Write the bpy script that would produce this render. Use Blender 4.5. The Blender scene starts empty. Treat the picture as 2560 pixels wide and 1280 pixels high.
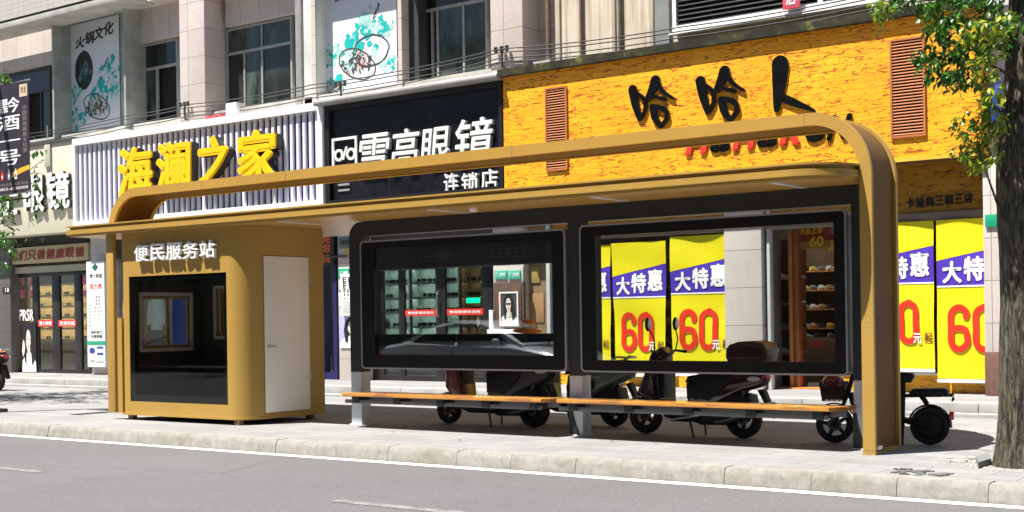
import bpy, bmesh, math, random
import numpy as np
from mathutils import Vector, Matrix, noise
random.seed(7)
S = bpy.context.scene
COL = S.collection
rad = math.radians

# ------------------------------------------------------------------ camera, world, sun, exposure
FP, YAW, PITCH, ROLL, PY, HC = 3332.0, -0.64154, 0.00084, -0.014647, 791.55, 1.42
def _basis():
    cy, sy = math.cos(YAW), math.sin(YAW)
    f = np.array([sy, cy, 0.]); r = np.array([cy, -sy, 0.]); u = np.array([0, 0, 1.])
    cp, sp = math.cos(PITCH), math.sin(PITCH); f, u = f*cp+u*sp, u*cp-f*sp
    cr, sr = math.cos(ROLL), math.sin(ROLL); r, u = r*cr+u*sr, u*cr-r*sr
    return r, u, f
CR, CU, CF = _basis()
cd = bpy.data.cameras.new("camera"); cam = bpy.data.objects.new("camera", cd); COL.objects.link(cam)
cam.matrix_world = Matrix(((CR[0], CU[0], -CF[0], 0), (CR[1], CU[1], -CF[1], 0), (CR[2], CU[2], -CF[2], HC), (0, 0, 0, 1)))
cd.sensor_width = 36; cd.lens = FP/2560*36; cd.shift_y = (PY-640)/2560; cd.clip_end = 500; cd.clip_start = .05
S.camera = cam
w = bpy.data.worlds.new("World"); S.world = w; w.use_nodes = True
nt = w.node_tree; bg = nt.nodes['Background']
sky = nt.nodes.new('ShaderNodeTexSky'); sky.sky_type = 'NISHITA'; sky.sun_disc = False
SUND = Vector((-.235, -.357, 1.0)).normalized()
sky.sun_elevation = math.asin(SUND.z); sky.sun_rotation = math.atan2(SUND.x, SUND.y); sky.altitude = 1200
nt.links.new(sky.outputs[0], bg.inputs[0]); bg.inputs[1].default_value = 0.05
sl = bpy.data.lights.new("sun", 'SUN'); sl.energy = 5.0; sl.angle = rad(.5); sl.color = (1, .955, .88)
so = bpy.data.objects.new("sun", sl); COL.objects.link(so); so.location = (-5, -5, 30)
so.rotation_euler = SUND.to_track_quat('Z', 'Y').to_euler()
S.view_settings.view_transform = 'Standard'; S.view_settings.look = 'None'
S.view_settings.exposure = 1.3; S.view_settings.gamma = 1
S.render.engine = 'CYCLES'; S.cycles.max_bounces = 8; S.cycles.transparent_max_bounces = 24
S.cycles.use_denoising = True

# ------------------------------------------------------------------ helpers
def pt(x, y, Y):
    """world point seen at photo pixel (x, y) on the upright plane y = Y"""
    d = CR*((x-1280)/FP) - CU*((y-PY)/FP) + CF
    t = Y/d[1]
    return Vector((d[0]*t, Y, HC+d[2]*t))
def gx(x, y, Z=0.):
    d = CR*((x-1280)/FP) - CU*((y-PY)/FP) + CF
    t = (Z-HC)/d[2]
    return Vector((d[0]*t, d[1]*t, Z))
def rect(x0, y0, x1, y1, Y):
    a = pt(x0, y0, Y); b = pt(x1, y1, Y); return a.x, b.x, b.z, a.z      # x0 x1 z0 z1

class N:
    """tiny node-graph builder"""
    def __init__(s, name):
        s.m = bpy.data.materials.new(name); s.m.use_nodes = True
        s.t = s.m.node_tree; s.p = s.t.nodes['Principled BSDF']; s.out = s.t.nodes['Material Output']
    def n(s, k, **a):
        o = s.t.nodes.new(k)
        for q, v in a.items():
            if q.startswith('i_'):
                o.inputs[int(q[2:]) if q[2:].isdigit() else q[2:]].default_value = v
            else: setattr(o, q, v)
        return o
    def l(s, a, b): s.t.links.new(a, b)
    def co(s, plane='xyz', sc=(1, 1, 1)):
        tc = s.n('ShaderNodeTexCoord').outputs['Object']
        if plane == 'xz':
            sp = s.n('ShaderNodeSeparateXYZ'); s.l(tc, sp.inputs[0]); cb = s.n('ShaderNodeCombineXYZ')
            s.l(sp.outputs[0], cb.inputs[0]); s.l(sp.outputs[2], cb.inputs[1]); s.l(sp.outputs[1], cb.inputs[2]); tc = cb.outputs[0]
        mp = s.n('ShaderNodeMapping'); s.l(tc, mp.inputs[0]); mp.inputs['Scale'].default_value = sc
        return mp.outputs[0]
    def noise(s, v, scale, detail=4, rough=.55, dist=0.):
        o = s.n('ShaderNodeTexNoise'); s.l(v, o.inputs['Vector']); o.inputs['Scale'].default_value = scale
        o.inputs['Detail'].default_value = detail; o.inputs['Roughness'].default_value = rough; o.inputs['Distortion'].default_value = dist
        return o.outputs['Fac']
    def ramp(s, f, stops):
        o = s.n('ShaderNodeValToRGB'); s.l(f, o.inputs[0]); e = o.color_ramp.elements
        while len(e) < len(stops): e.new(.5)
        for i, (p, c) in enumerate(stops):
            e[i].position = p; e[i].color = (*c, 1) if len(c) == 3 else c
        return o.outputs[0]
    def mix(s, f, a, b, mode='MIX'):
        o = s.n('ShaderNodeMix', data_type='RGBA', blend_type=mode)
        for i, v in ((0, f), (6, a), (7, b)):
            if hasattr(v, 'links') or hasattr(v, 'is_linked'): s.l(v, o.inputs[i])
            else: o.inputs[i].default_value = v if i == 0 else ((*v, 1) if len(v) == 3 else v)
        return o.outputs[2]
    def bump(s, h, st=.3, d=.01, prev=None):
        o = s.n('ShaderNodeBump'); s.l(h, o.inputs['Height']); o.inputs['Strength'].default_value = st; o.inputs['Distance'].default_value = d
        if prev: s.l(prev, o.inputs['Normal'])
        return o.outputs[0]
    def base(s, c): s.l(c, s.p.inputs['Base Color'])

def g(c, k): return tuple(min(1, max(0, v*k)) for v in c)
_M = {}
def M(name, col, rough=.5, metal=0., var=.12, scale=3., bump=0., bscale=60., coat=0., spec=.5):
    if name in _M: return _M[name]
    b = N(name); v = b.co()
    f = b.noise(v, scale, 5)
    b.base(b.ramp(f, [(.3, g(col, 1-var)), (.7, g(col, 1+var))]))
    f2 = b.noise(v, scale*4, 3)
    mr = b.n('ShaderNodeMapRange'); b.l(f2, mr.inputs[0]); mr.inputs[3].default_value = max(.02, rough-.08); mr.inputs[4].default_value = min(1, rough+.1)
    b.l(mr.outputs[0], b.p.inputs['Roughness'])
    b.p.inputs['Metallic'].default_value = metal; b.p.inputs['Coat Weight'].default_value = coat
    b.p.inputs['Specular IOR Level'].default_value = spec
    if bump: b.l(b.bump(b.noise(v, bscale, 4), bump, .005), b.p.inputs['Normal'])
    _M[name] = b.m; return b.m
def EM(name, col, st):
    if name in _M: return _M[name]
    b = N(name); b.p.inputs['Base Color'].default_value = (*col, 1)
    b.p.inputs['Emission Color'].default_value = (*col, 1); b.p.inputs['Emission Strength'].default_value = st
    _M[name] = b.m; return b.m
def GLASS(name, tint=(.9, .93, .92), rough=.0, ior=1.5):
    if name in _M: return _M[name]
    b = N(name); b.t.nodes.remove(b.p)
    tr = b.n('ShaderNodeBsdfTransparent'); tr.inputs[0].default_value = (*tint, 1)
    gl = b.n('ShaderNodeBsdfGlossy'); gl.inputs['Roughness'].default_value = rough
    fr = b.n('ShaderNodeFresnel')
    ge = b.n('ShaderNodeNewGeometry'); mr = b.n('ShaderNodeMapRange'); b.l(ge.outputs['Backfacing'], mr.inputs[0])
    mr.inputs[3].default_value = ior; mr.inputs[4].default_value = 1/ior; b.l(mr.outputs[0], fr.inputs[0])     # same reflectance on both faces of the pane
    v = b.co(); b.l(b.bump(b.noise(v, 1.2, 2), .02, .02), gl.inputs['Normal'])
    mx = b.n('ShaderNodeMixShader'); b.l(fr.outputs[0], mx.inputs[0]); b.l(tr.outputs[0], mx.inputs[1]); b.l(gl.outputs[0], mx.inputs[2])
    b.l(mx.outputs[0], b.out.inputs[0]); _M[name] = b.m; return b.m

class MB:
    def __init__(s): s.b = bmesh.new()
    def box(s, x0, x1, y0, y1, z0, z1, bev=0., seg=2):
        r = bmesh.ops.create_cube(s.b, size=1)
        for v in r['verts']:
            v.co = Vector(((x0+x1)/2+v.co.x*(x1-x0), (y0+y1)/2+v.co.y*(y1-y0), (z0+z1)/2+v.co.z*(z1-z0)))
        if bev:
            es = list({e for v in r['verts'] for e in v.link_edges})
            bmesh.ops.bevel(s.b, geom=es, offset=bev, segments=seg, affect='EDGES', profile=.6)
        return s
    def prism(s, poly, a0, a1, axis='y', bev=0., seg=3, taper=None):
        """polygon in (x,z) extruded along y, or (x,y) along z, or (y,z) along x"""
        def mk(p, a):
            return Vector((p[0], a, p[1])) if axis == 'y' else Vector((p[0], p[1], a)) if axis == 'z' else Vector((a, p[0], p[1]))
        A = [s.b.verts.new(mk(p, a0)) for p in poly]; B = [s.b.verts.new(mk(p, a1)) for p in poly]
        n = len(poly); fs = [s.b.faces.new(A), s.b.faces.new(B[::-1])]
        for i in range(n): fs.append(s.b.faces.new((A[i], B[i], B[(i+1) % n], A[(i+1) % n])))
        vs = A+B
        bmesh.ops.recalc_face_normals(s.b, faces=fs)
        if bev:
            es = list(fs[0].edges)+list(fs[1].edges)
            before = set(s.b.verts)-set(vs)
            bmesh.ops.bevel(s.b, geom=es, offset=bev, segments=seg, affect='EDGES', profile=.5)
            vs = [v for v in s.b.verts if v not in before]
        if taper:
            for v in vs: v.co = taper(v.co)
        return s
    def tube(s, pts, r, n=8, caps=True):
        pts = [Vector(p) for p in pts]; rs = r if isinstance(r, (list, tuple)) else [r]*len(pts)
        rings = []; up = Vector((.13, .21, .97))
        for i, p in enumerate(pts):
            d = (pts[min(i+1, len(pts)-1)]-pts[max(i-1, 0)]).normalized()
            u = d.cross(up)
            if u.length < .1: u = d.cross(Vector((1, 0, 0)))
            u.normalize(); v = d.cross(u)
            rings.append([s.b.verts.new(p+(u*math.cos(2*math.pi*k/n)+v*math.sin(2*math.pi*k/n))*rs[i]) for k in range(n)])
        for a, b in zip(rings, rings[1:]):
            for k in range(n): s.b.faces.new((a[k], a[(k+1) % n], b[(k+1) % n], b[k]))
        if caps: s.b.faces.new(rings[0][::-1]); s.b.faces.new(rings[-1])
        return s
    def lathe(s, prof, c, axis='y', n=24, close=False):
        """profile of (radius, along-axis) turned round axis through c"""
        c = Vector(c); rings = []
        for r, a in prof:
            ring = []
            for k in range(n):
                t = 2*math.pi*k/n; u, v = r*math.cos(t), r*math.sin(t)
                ring.append(s.b.verts.new(c+(Vector((u, a, v)) if axis == 'y' else Vector((u, v, a)) if axis == 'z' else Vector((a, u, v)))))
            rings.append(ring)
        pr = list(zip(rings, rings[1:]))
        if close: pr.append((rings[-1], rings[0]))
        fs = []
        for a, b in pr:
            for k in range(n): fs.append(s.b.faces.new((a[k], a[(k+1) % n], b[(k+1) % n], b[k])))
        if not close:
            for rg in (rings[0], rings[-1]): fs.append(s.b.faces.new(rg))
        bmesh.ops.recalc_face_normals(s.b, faces=fs)
        return s
    def ball(s, c, rx, ry, rz, sub=2):
        r = bmesh.ops.create_icosphere(s.b, subdivisions=sub, radius=1)
        for v in r['verts']: v.co = Vector((c[0]+v.co.x*rx, c[1]+v.co.y*ry, c[2]+v.co.z*rz))
        return s
    def face(s, pts):
        s.b.faces.new([s.b.verts.new(Vector(p)) for p in pts]); return s
    def flat(s, poly, Y, th=.002):
        """thin printed shape on an upright plane facing -y"""
        return s.prism(poly, Y-th, Y)
    def loft(s, rings, cap=True, closed=True):
        R = [[s.b.verts.new(Vector(p)) for p in r] for r in rings]; n = len(R[0]); fs = []
        for a, b in zip(R, R[1:]):
            for k in range(n if closed else n-1): fs.append(s.b.faces.new((a[k], a[(k+1) % n], b[(k+1) % n], b[k])))
        if cap: fs += [s.b.faces.new(R[0]), s.b.faces.new(R[-1])]
        bmesh.ops.recalc_face_normals(s.b, faces=fs); return s

def wloc(o):
    v = Vector((0, 0, 0))
    while o: v += o.location; o = o.parent
    return v
def obj(name, mb, m, parent=None, smooth=True, ang=35, label=None):
    me = bpy.data.meshes.new(name)
    b = mb.b if isinstance(mb, MB) else mb
    off = wloc(parent) if parent else Vector()
    if off.length: bmesh.ops.translate(b, verts=b.verts, vec=-off)
    b.to_mesh(me); b.free()
    if smooth:
        me.shade_smooth(); me.set_sharp_from_angle(angle=rad(ang))
    for q in (m if isinstance(m, (list, tuple)) else [m]): me.materials.append(q)
    o = bpy.data.objects.new(name, me); COL.objects.link(o)
    if parent: o.parent = parent
    if label: o['label'] = label
    return o
def thing(name, label, cat, loc=(0, 0, 0), group=None):
    o = bpy.data.objects.new(name, None); COL.objects.link(o); o.location = loc; o.empty_display_size = .1
    return tag(o, label, cat, group)
def tag(o, label, cat, group=None):
    o['label'] = label; o['category'] = cat
    if group: o['group'] = group
    return o
def struct(name, mb, m, **k):
    o = obj(name, mb, m, **k); o['kind'] = 'structure'; return o

_TC = {}
def glyphs(text, bold=0., res=3):
    key = (text, bold, res)
    if key not in _TC:
        c = bpy.data.curves.new('lettering', 'FONT'); c.body = text; c.size = 1; c.offset = bold; c.resolution_u = res
        c.extrude = .5; c.fill_mode = 'BOTH'
        o = bpy.data.objects.new('lettering', c); COL.objects.link(o)
        dg = bpy.context.evaluated_depsgraph_get(); dg.update()
        me = bpy.data.meshes.new_from_object(o.evaluated_get(dg))
        n = len(me.vertices); a = np.empty(n*3); me.vertices.foreach_get('co', a); a = a.reshape(-1, 3)
        f = [tuple(p.vertices) for p in me.polygons]
        bpy.data.objects.remove(o); bpy.data.curves.remove(c); bpy.data.meshes.remove(me)
        _TC[key] = (a, f)
    return _TC[key]
def put_text(mb, text, x0, x1, z0, z1, Y, depth=.003, bold=0., shear=0., res=3, slope=0.):
    """text filling the box x0..x1, z0..z1, back on the plane y=Y, facing -y"""
    a, f = glyphs(text, 0., res)
    mn, mx = a.min(0), a.max(0); sp = np.maximum(mx-mn, 1e-6); q = (a-mn)/sp
    # heavier weights: the outline is struck several times round a small circle, each a hair further forward
    shifts = [(0, 0)] if not bold else [(bold*math.cos(k*math.pi/3+.3), bold*math.sin(k*math.pi/3+.3)) for k in range(6)]
    bx, bz = bold/(sp[0]+2*bold), bold/(sp[1]+2*bold)
    for k, (dx, dz) in enumerate(shifts):
        vs = []; dd = depth*(1-.035*k)
        for p in q:
            u = bx+p[0]*(1-2*bx)+dx/(sp[0]+2*bold); v = bz+p[1]*(1-2*bz)+dz/(sp[1]+2*bold)
            x = x0+u*(x1-x0)+shear*(v-.5)*(z1-z0)
            vs.append(mb.b.verts.new((x, Y-dd*p[2], z0+v*(z1-z0)+slope*(x-x0))))
        for t in f:
            try: mb.b.faces.new([vs[i] for i in t])
            except ValueError: pass
    return mb
def words(parent, text, x0, x1, z0, z1, Y, m, depth=.003, bold=0., shear=0., name='lettering', res=3, per=False):
    if not per:
        return obj(name, put_text(MB(), text, x0, x1, z0, z1, Y, depth, bold, shear, res), m, parent, smooth=False)
    n = len(text); wd = (x1-x0)/n
    mb = MB()
    for i, ch in enumerate(text):
        put_text(mb, ch, x0+wd*(i+.05), x0+wd*(i+.95), z0, z1, Y, depth, bold, shear, res)
    return obj(name, mb, m, parent, smooth=False)
def col_words(parent, text, x0, x1, z1, ch, Y, m, **k):
    """characters stacked downwards"""
    mb = MB(); z = z1
    for c in text:
        put_text(mb, c, x0, x1, z-ch*.88, z, Y, **k) if c != '一' else put_text(mb, c, x0, x1, z-ch*.5, z-ch*.42, Y, **k)
        z -= ch
    return obj('lettering', mb, m, parent, smooth=False)
def blob(cx, cz, rx, rz, n=18, jit=.25, rot=0., seed=0):
    rnd = random.Random(seed); P = []
    for i in range(n):
        t = 2*math.pi*i/n; k = 1+rnd.uniform(-jit, jit)
        u, v = rx*k*math.cos(t), rz*k*math.sin(t)
        P.append((cx+u*math.cos(rot)-v*math.sin(rot), cz+u*math.sin(rot)+v*math.cos(rot)))
    return P
def ribbon(mb, pts, ws, Y, th):
    """brush stroke of varying width, (x,z) points"""
    P = []
    for i in range(len(pts)-1):
        for k in range(6):
            t = k/6; a, b = pts[i], pts[i+1]
            p0 = pts[max(i-1, 0)]; p3 = pts[min(i+2, len(pts)-1)]
            def cr(j): return .5*((2*a[j])+(-p0[j]+b[j])*t+(2*p0[j]-5*a[j]+4*b[j]-p3[j])*t*t+(-p0[j]+3*a[j]-3*b[j]+p3[j])*t**3)
            P.append((cr(0), cr(1), ws[i]+(ws[i+1]-ws[i])*t))
    P.append((*pts[-1], ws[-1]))
    L, R = [], []
    for i, (x, z, wd) in enumerate(P):
        q = P[min(i+1, len(P)-1)]; o = P[max(i-1, 0)]
        d = Vector((q[0]-o[0], q[1]-o[1])).normalized(); nn = Vector((-d.y, d.x))
        L.append((x+nn.x*wd/2, z+nn.y*wd/2)); R.append((x-nn.x*wd/2, z-nn.y*wd/2))
    def cap(p, d, wd, s):
        a0 = math.atan2(d.y, d.x); return [(p[0]+wd/2*math.cos(a0+s*a), p[1]+wd/2*math.sin(a0+s*a)) for a in [math.pi/2*(1-2*k/8) for k in range(1, 8)]]
    d1 = (Vector(P[-1][:2])-Vector(P[-2][:2])).normalized(); d0 = (Vector(P[0][:2])-Vector(P[1][:2])).normalized()
    F = [[*p] for p in L]; 
    A = [mb.b.verts.new((p[0], Y-th, p[1])) for p in L]; B = [mb.b.verts.new((p[0], Y-th, p[1])) for p in R]
    A2 = [mb.b.verts.new((p[0], Y, p[1])) for p in L]; B2 = [mb.b.verts.new((p[0], Y, p[1])) for p in R]
    fs = []
    for i in range(len(L)-1):
        fs += [mb.b.faces.new((A[i], A[i+1], B[i+1], B[i])), mb.b.faces.new((A[i], A2[i], A2[i+1], A[i+1])), mb.b.faces.new((B[i], B[i+1], B2[i+1], B2[i]))]
    for (i, c, d, wd) in ((0, P[0], d0, P[0][2]), (-1, P[-1], d1, P[-1][2])):
        pts_ = cap(c, d, wd, 1); 
        fr = [mb.b.verts.new((p[0], Y-th, p[1])) for p in pts_]; bk = [mb.b.verts.new((p[0], Y, p[1])) for p in pts_]
        ch = ([B[i]]+fr+[A[i]]) if i == 0 else ([A[i]]+fr+[B[i]])
        ch2 = ([B2[i]]+bk+[A2[i]]) if i == 0 else ([A2[i]]+bk+[B2[i]])
        fs.append(mb.b.faces.new(ch))
        for k in range(len(ch)-1): fs.append(mb.b.faces.new((ch[k], ch[k+1], ch2[k+1], ch2[k])))
    bmesh.ops.recalc_face_normals(mb.b, faces=fs)
    return mb

# ------------------------------------------------------------------ materials
GOLDU = M('gold_paint_soffit', (.50, .29, .075), .35, .05, .05, 1.2)
CHAR = M('charcoal_paint', (.022, .023, .026), .45, 0., .12, 2., spec=.35)
POSTG = M('grey_post_paint', (.55, .59, .63), .35, .1, .1, 3.)
SILV = M('silver_trim', (.34, .35, .38), .35, .5, .06)
BLK = M('black_glass_border', (.006, .006, .008), .12, 0., .2, 6.)
BLKP = M('black_plastic', (.007, .007, .008), .45, 0., .3, 8., .15, 120, spec=.25)
RUB = M('tyre_rubber', (.014, .013, .013), .75, 0., .3, 12., .4, 90)
STEEL = M('steel', (.45, .46, .48), .32, .8, .15, 8.)
DKST = M('dark_steel', (.06, .06, .065), .45, .5, .25, 8.)
WHITE = M('white_paint', (.78, .78, .76), .45, 0., .04, 2.)
DOORW = M('cream_door_paint', (.80, .76, .69), .5, 0., .05, 1.)
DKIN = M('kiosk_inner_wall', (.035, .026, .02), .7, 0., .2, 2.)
YEL = M('yellow_letter', (.92, .53, .0), .4, 0., .03)
BYEL = M('banner_yellow', (.74, .63, .0), .55, 0., .05, 1.5, .35, 7)
BPUR = M('banner_violet', (.065, .025, .40), .6, 0., .06)
BRED = M('banner_red', (.66, .022, .002), .6, 0., .05)
WHT = M('white_print', (.82, .82, .82), .6, 0., .02)
INK = M('black_print', (.012, .012, .012), .55, 0., .2)
REDP = M('red_print', (.75, .03, .02), .55, 0., .1)
DRED = M('dark_red_print', (.26, .04, .02), .6, 0., .2)
PINK = M('pink_print', (.72, .16, .25), .6, 0., .1)
GREENP = M('green_plate', (.01, .32, .17), .45, 0., .1)
TEAL = M('teal_print', (.0, .42, .40), .6, 0., .25, 6.)
DTEAL = M('dark_teal_print', (.01, .09, .085), .6, 0., .3, 9.)
GLS = GLASS('clear_glass')
GLD = GLASS('panel_glass', (.90, .93, .92), 0., 1.65)
KGL = GLASS('kiosk_glass', (.86, .86, .84), 0., 1.36)

def m_asphalt():
    b = N('asphalt'); v = b.co()
    f = b.noise(v, 42, 4, .8); f2 = b.noise(v, .35, 5, .6); f3 = b.noise(v, 25, 3, .6)
    c = b.ramp(f, [(.32, (.038, .038, .040)), (.5, (.102, .101, .105)), (.68, (.205, .202, .207))])
    c = b.mix(.55, c, b.ramp(f2, [(.3, (.078, .077, .081)), (.7, (.116, .115, .119))]))
    # tyre-polished lanes and a few oil spots
    vx = b.co(sc=(.05, 1.3, 1)); c = b.mix(b.ramp(b.noise(vx, 1.1, 3), [(.45, (0, 0, 0)), (.7, (.35, .35, .35))]), c, (.10, .10, .105))
    vo = b.n('ShaderNodeTexVoronoi'); vo.feature = 'DISTANCE_TO_EDGE'; b.l(b.co(sc=(.45, .9, 1)), vo.inputs['Vector']); vo.inputs['Scale'].default_value = .33
    wv = b.mix(1., b.ramp(vo.outputs[0], [(.0, (.7, .7, .7)), (.006, (0, 0, 0))]), b.ramp(f2, [(.48, (0, 0, 0)), (.6, (1, 1, 1))]), 'MULTIPLY')
    c = b.mix(wv, c, (.045, .044, .044))
    f5 = b.noise(b.co(sc=(.5, 1, 1)), 1.9, 4, .6); c = b.mix(b.ramp(f5, [(.66, (0, 0, 0)), (.74, (.45, .45, .45))]), c, (.07, .068, .066))
    b.base(c); b.p.inputs['Roughness'].default_value = .88
    b.l(b.bump(f, .55, .006, b.bump(f3, .3, .008)), b.p.inputs['Normal']); return b.m
def m_pavers():
    b = N('paving_tiles'); v = b.co()
    br = b.n('ShaderNodeTexBrick'); b.l(v, br.inputs['Vector']); br.offset = .5
    br.inputs['Scale'].default_value = 1; br.inputs['Brick Width'].default_value = .6; br.inputs['Row Height'].default_value = .3
    br.inputs['Mortar Size'].default_value = .006; br.inputs['Mortar Smooth'].default_value = .3; br.inputs['Bias'].default_value = 0
    br.inputs['Color1'].default_value = (.215, .213, .217, 1); br.inputs['Color2'].default_value = (.255, .253, .255, 1); br.inputs['Mortar'].default_value = (.10, .097, .093, 1)
    f = b.noise(v, .9, 6, .65); f2 = b.noise(v, 60, 3); f3 = b.noise(v, 3.5, 5, .7, .5)
    c = b.mix(.55, br.outputs[0], b.ramp(f, [(.3, (.70, .69, .67)), (.7, (1.12, 1.12, 1.13))]), 'MULTIPLY')
    c = b.mix(.4, c, b.ramp(f2, [(.3, (.7, .7, .7)), (.7, (1.2, 1.2, 1.2))]), 'MULTIPLY')
    c = b.mix(b.ramp(f3, [(.58, (0, 0, 0)), (.72, (.55, .55, .55))]), c, (.145, .14, .132))
    b.base(c); b.p.inputs['Roughness'].default_value = .82
    h = b.mix(.5, br.outputs['Fac'], f2)
    b.l(b.bump(br.outputs['Fac'], -.5, .006, b.bump(f2, .2, .003)), b.p.inputs['Normal']); return b.m
def m_kerb():
    b = N('kerb_stone'); v = b.co(); f = b.noise(v, 9, 6, .7, .4); f2 = b.noise(v, 1.3, 5, .6); f3 = b.noise(b.co(sc=(6, 6, .8)), 4, 4)
    c = b.ramp(f, [(.3, (.185, .172, .150)), (.55, (.255, .243, .220)), (.75, (.32, .31, .29))])
    c = b.mix(b.ramp(f2, [(.55, (0, 0, 0)), (.75, (.6, .6, .6))]), c, (.15, .135, .09))
    c = b.mix(b.ramp(f3, [(.6, (0, 0, 0)), (.75, (.35, .35, .35))]), c, (.13, .12, .10))
    b.base(c); b.p.inputs['Roughness'].default_value = .9
    b.l(b.bump(f, .6, .012, b.bump(b.noise(v, 70, 3), .4, .004)), b.p.inputs['Normal']); return b.m
def m_tile(name, c1, c2, mortar, tw, th, off=0., speck=.25, plane='xz', rough=.5):
    b = N(name); v = b.co(plane)
    br = b.n('ShaderNodeTexBrick'); b.l(v, br.inputs['Vector']); br.offset = off
    br.inputs['Scale'].default_value = 1; br.inputs['Brick Width'].default_value = tw; br.inputs['Row Height'].default_value = th
    br.inputs['Mortar Size'].default_value = .006; br.inputs['Mortar Smooth'].default_value = .2
    for k, c in (('Color1', c1), ('Color2', c2), ('Mortar', mortar)): br.inputs[k].default_value = (*c, 1)
    w3 = b.co(); f = b.noise(w3, 90, 2, .6); f2 = b.noise(w3, .8, 5); f3 = b.noise(b.co(sc=(5, 5, .35)), 2.2, 4)
    c = b.mix(speck*2, br.outputs[0], b.ramp(f, [(.35, (.65, .62, .60)), (.65, (1.25, 1.25, 1.25))]), 'MULTIPLY')
    c = b.mix(.5, c, b.ramp(f2, [(.3, (.82, .8, .78)), (.7, (1.1, 1.1, 1.1))]), 'MULTIPLY')
    c = b.mix(b.ramp(f3, [(.58, (0, 0, 0)), (.78, (.3, .3, .3))]), c, g(c1, .5))
    b.base(c); b.p.inputs['Roughness'].default_value = rough
    b.l(b.bump(br.outputs['Fac'], -.4, .006), b.p.inputs['Normal']); return b.m
def m_plaster():
    b = N('stained_plaster'); v = b.co(); f = b.noise(v, 1.1, 6, .65); f2 = b.noise(b.co(sc=(4.5, 4.5, .22)), 1.6, 5, .6); f3 = b.noise(b.co(sc=(9, 9, .3)), 1.5, 4, .6, .3)
    c = b.ramp(f, [(.3, (.50, .43, .33)), (.7, (.66, .60, .50))])
    c = b.mix(b.ramp(f2, [(.5, (0, 0, 0)), (.68, (.75, .75, .75))]), c, (.33, .235, .13))
    c = b.mix(b.ramp(f3, [(.58, (0, 0, 0)), (.7, (.6, .6, .6))]), c, (.20, .17, .13))
    b.base(c); b.p.inputs['Roughness'].default_value = .85; b.l(b.bump(f, .3, .01), b.p.inputs['Normal']); return b.m
def m_plank(name, k=1.):
    b = N(name); v = b.co('xz')
    br = b.n('ShaderNodeTexBrick'); b.l(v, br.inputs['Vector']); br.offset = .37
    br.inputs['Scale'].default_value = 1; br.inputs['Brick Width'].default_value = .92; br.inputs['Row Height'].default_value = .105
    br.inputs['Mortar Size'].default_value = .003; br.inputs['Mortar Smooth'].default_value = .1
    br.inputs['Color1'].default_value = (.96*k, .485*k, .014*k, 1); br.inputs['Color2'].default_value = (.91*k, .415*k, .010*k, 1); br.inputs['Mortar'].default_value = (.52*k, .19*k, .01*k, 1)
    f = b.noise(b.co('xz', (1.2, 5.5, 1)), 3.1, 6, .72, 1.7)
    f2 = b.noise(b.co('xz', (1.5, 11, 1)), 5.5, 5, .7, 1.0); f3 = b.noise(b.co('xz', (.8, 1.8, 1)), 1.3, 3)
    c = b.mix(b.ramp(f3, [(.4, (0, 0, 0)), (.7, (.55, .55, .55))]), br.outputs[0], (.82*k, .27*k, .006*k))
    c = b.mix(b.ramp(f, [(.545, (0, 0, 0)), (.575, (.95, .95, .95)), (.66, (1, 1, 1)), (.72, (.4, .4, .4))]), c, (.30*k, .055*k, .006*k))
    c = b.mix(b.ramp(f2, [(.62, (0, 0, 0)), (.68, (.8, .8, .8))]), c, (.42*k, .10*k, .01*k))
    b.base(c); b.p.inputs['Roughness'].default_value = .5; b.l(b.bump(br.outputs['Fac'], -.3, .004), b.p.inputs['Normal']); return b.m
def m_bench():
    b = N('varnished_bench_wood'); f = b.noise(b.co(sc=(.7, 16, 16)), 3, 5, .6, .8); f2 = b.noise(b.co(sc=(1.2, 5, 5)), 1.3, 5, .6)
    c = b.ramp(f, [(.3, (.40, .16, .03)), (.55, (.56, .25, .05)), (.75, (.68, .34, .08))])
    c = b.mix(b.ramp(f2, [(.5, (0, 0, 0)), (.56, (.85, .85, .85))]), c, (.30, .13, .05))
    b.base(c); b.p.inputs['Roughness'].default_value = .16; b.p.inputs['Coat Weight'].default_value = .5; return b.m
def m_bark():
    b = N('bark'); v = b.co(sc=(1, 1, .17)); f = b.noise(v, 34, 5, .62, .9); f2 = b.noise(b.co(), 3, 5)
    c = b.ramp(f, [(.38, (.012, .009, .006)), (.48, (.058, .048, .030)), (.62, (.155, .135, .090))])
    c = b.mix(b.ramp(f2, [(.5, (0, 0, 0)), (.72, (.5, .5, .5))]), c, (.10, .105, .06))
    b.base(c); b.p.inputs['Roughness'].default_value = .9; b.l(b.bump(f, 1., .05), b.p.inputs['Normal']); return b.m
def m_leaf(name, c1, c2, c3):
    b = N(name); rn = b.n('ShaderNodeNewGeometry').outputs['Random Per Island']
    c = b.ramp(rn, [(0, c1), (.55, c2), (1, c3)]); b.base(c); b.p.inputs['Roughness'].default_value = .38
    tl = b.n('ShaderNodeBsdfTranslucent'); b.l(c, tl.inputs[0]); mx = b.n('ShaderNodeMixShader'); mx.inputs[0].default_value = .35
    b.l(b.p.outputs[0], mx.inputs[1]); b.l(tl.outputs[0], mx.inputs[2]); b.l(mx.outputs[0], b.out.inputs[0]); return b.m
def m_pane(name, c, stripes=0.):
    b = N(name); v = b.co('xz', (1, .35, 1)); f = b.noise(v, 1.7, 5, .6, .6)
    f2 = b.noise(b.co('xz', (3.5, .5, 1)), 2.1, 5, .65, 1.2); b.base(b.mix(b.ramp(f2, [(.56, (0, 0, 0)), (.76, (.45, .45, .45))]), b.ramp(f, [(.35, g(c, .35)), (.65, g(c, 1.6))]), g(c, 3.2))); b.p.inputs['Roughness'].default_value = .06
    b.p.inputs['Specular IOR Level'].default_value = .4
    b.l(b.bump(b.noise(b.co(), 1.6, 2), .05, .02), b.p.inputs['Normal']); return b.m
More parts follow.
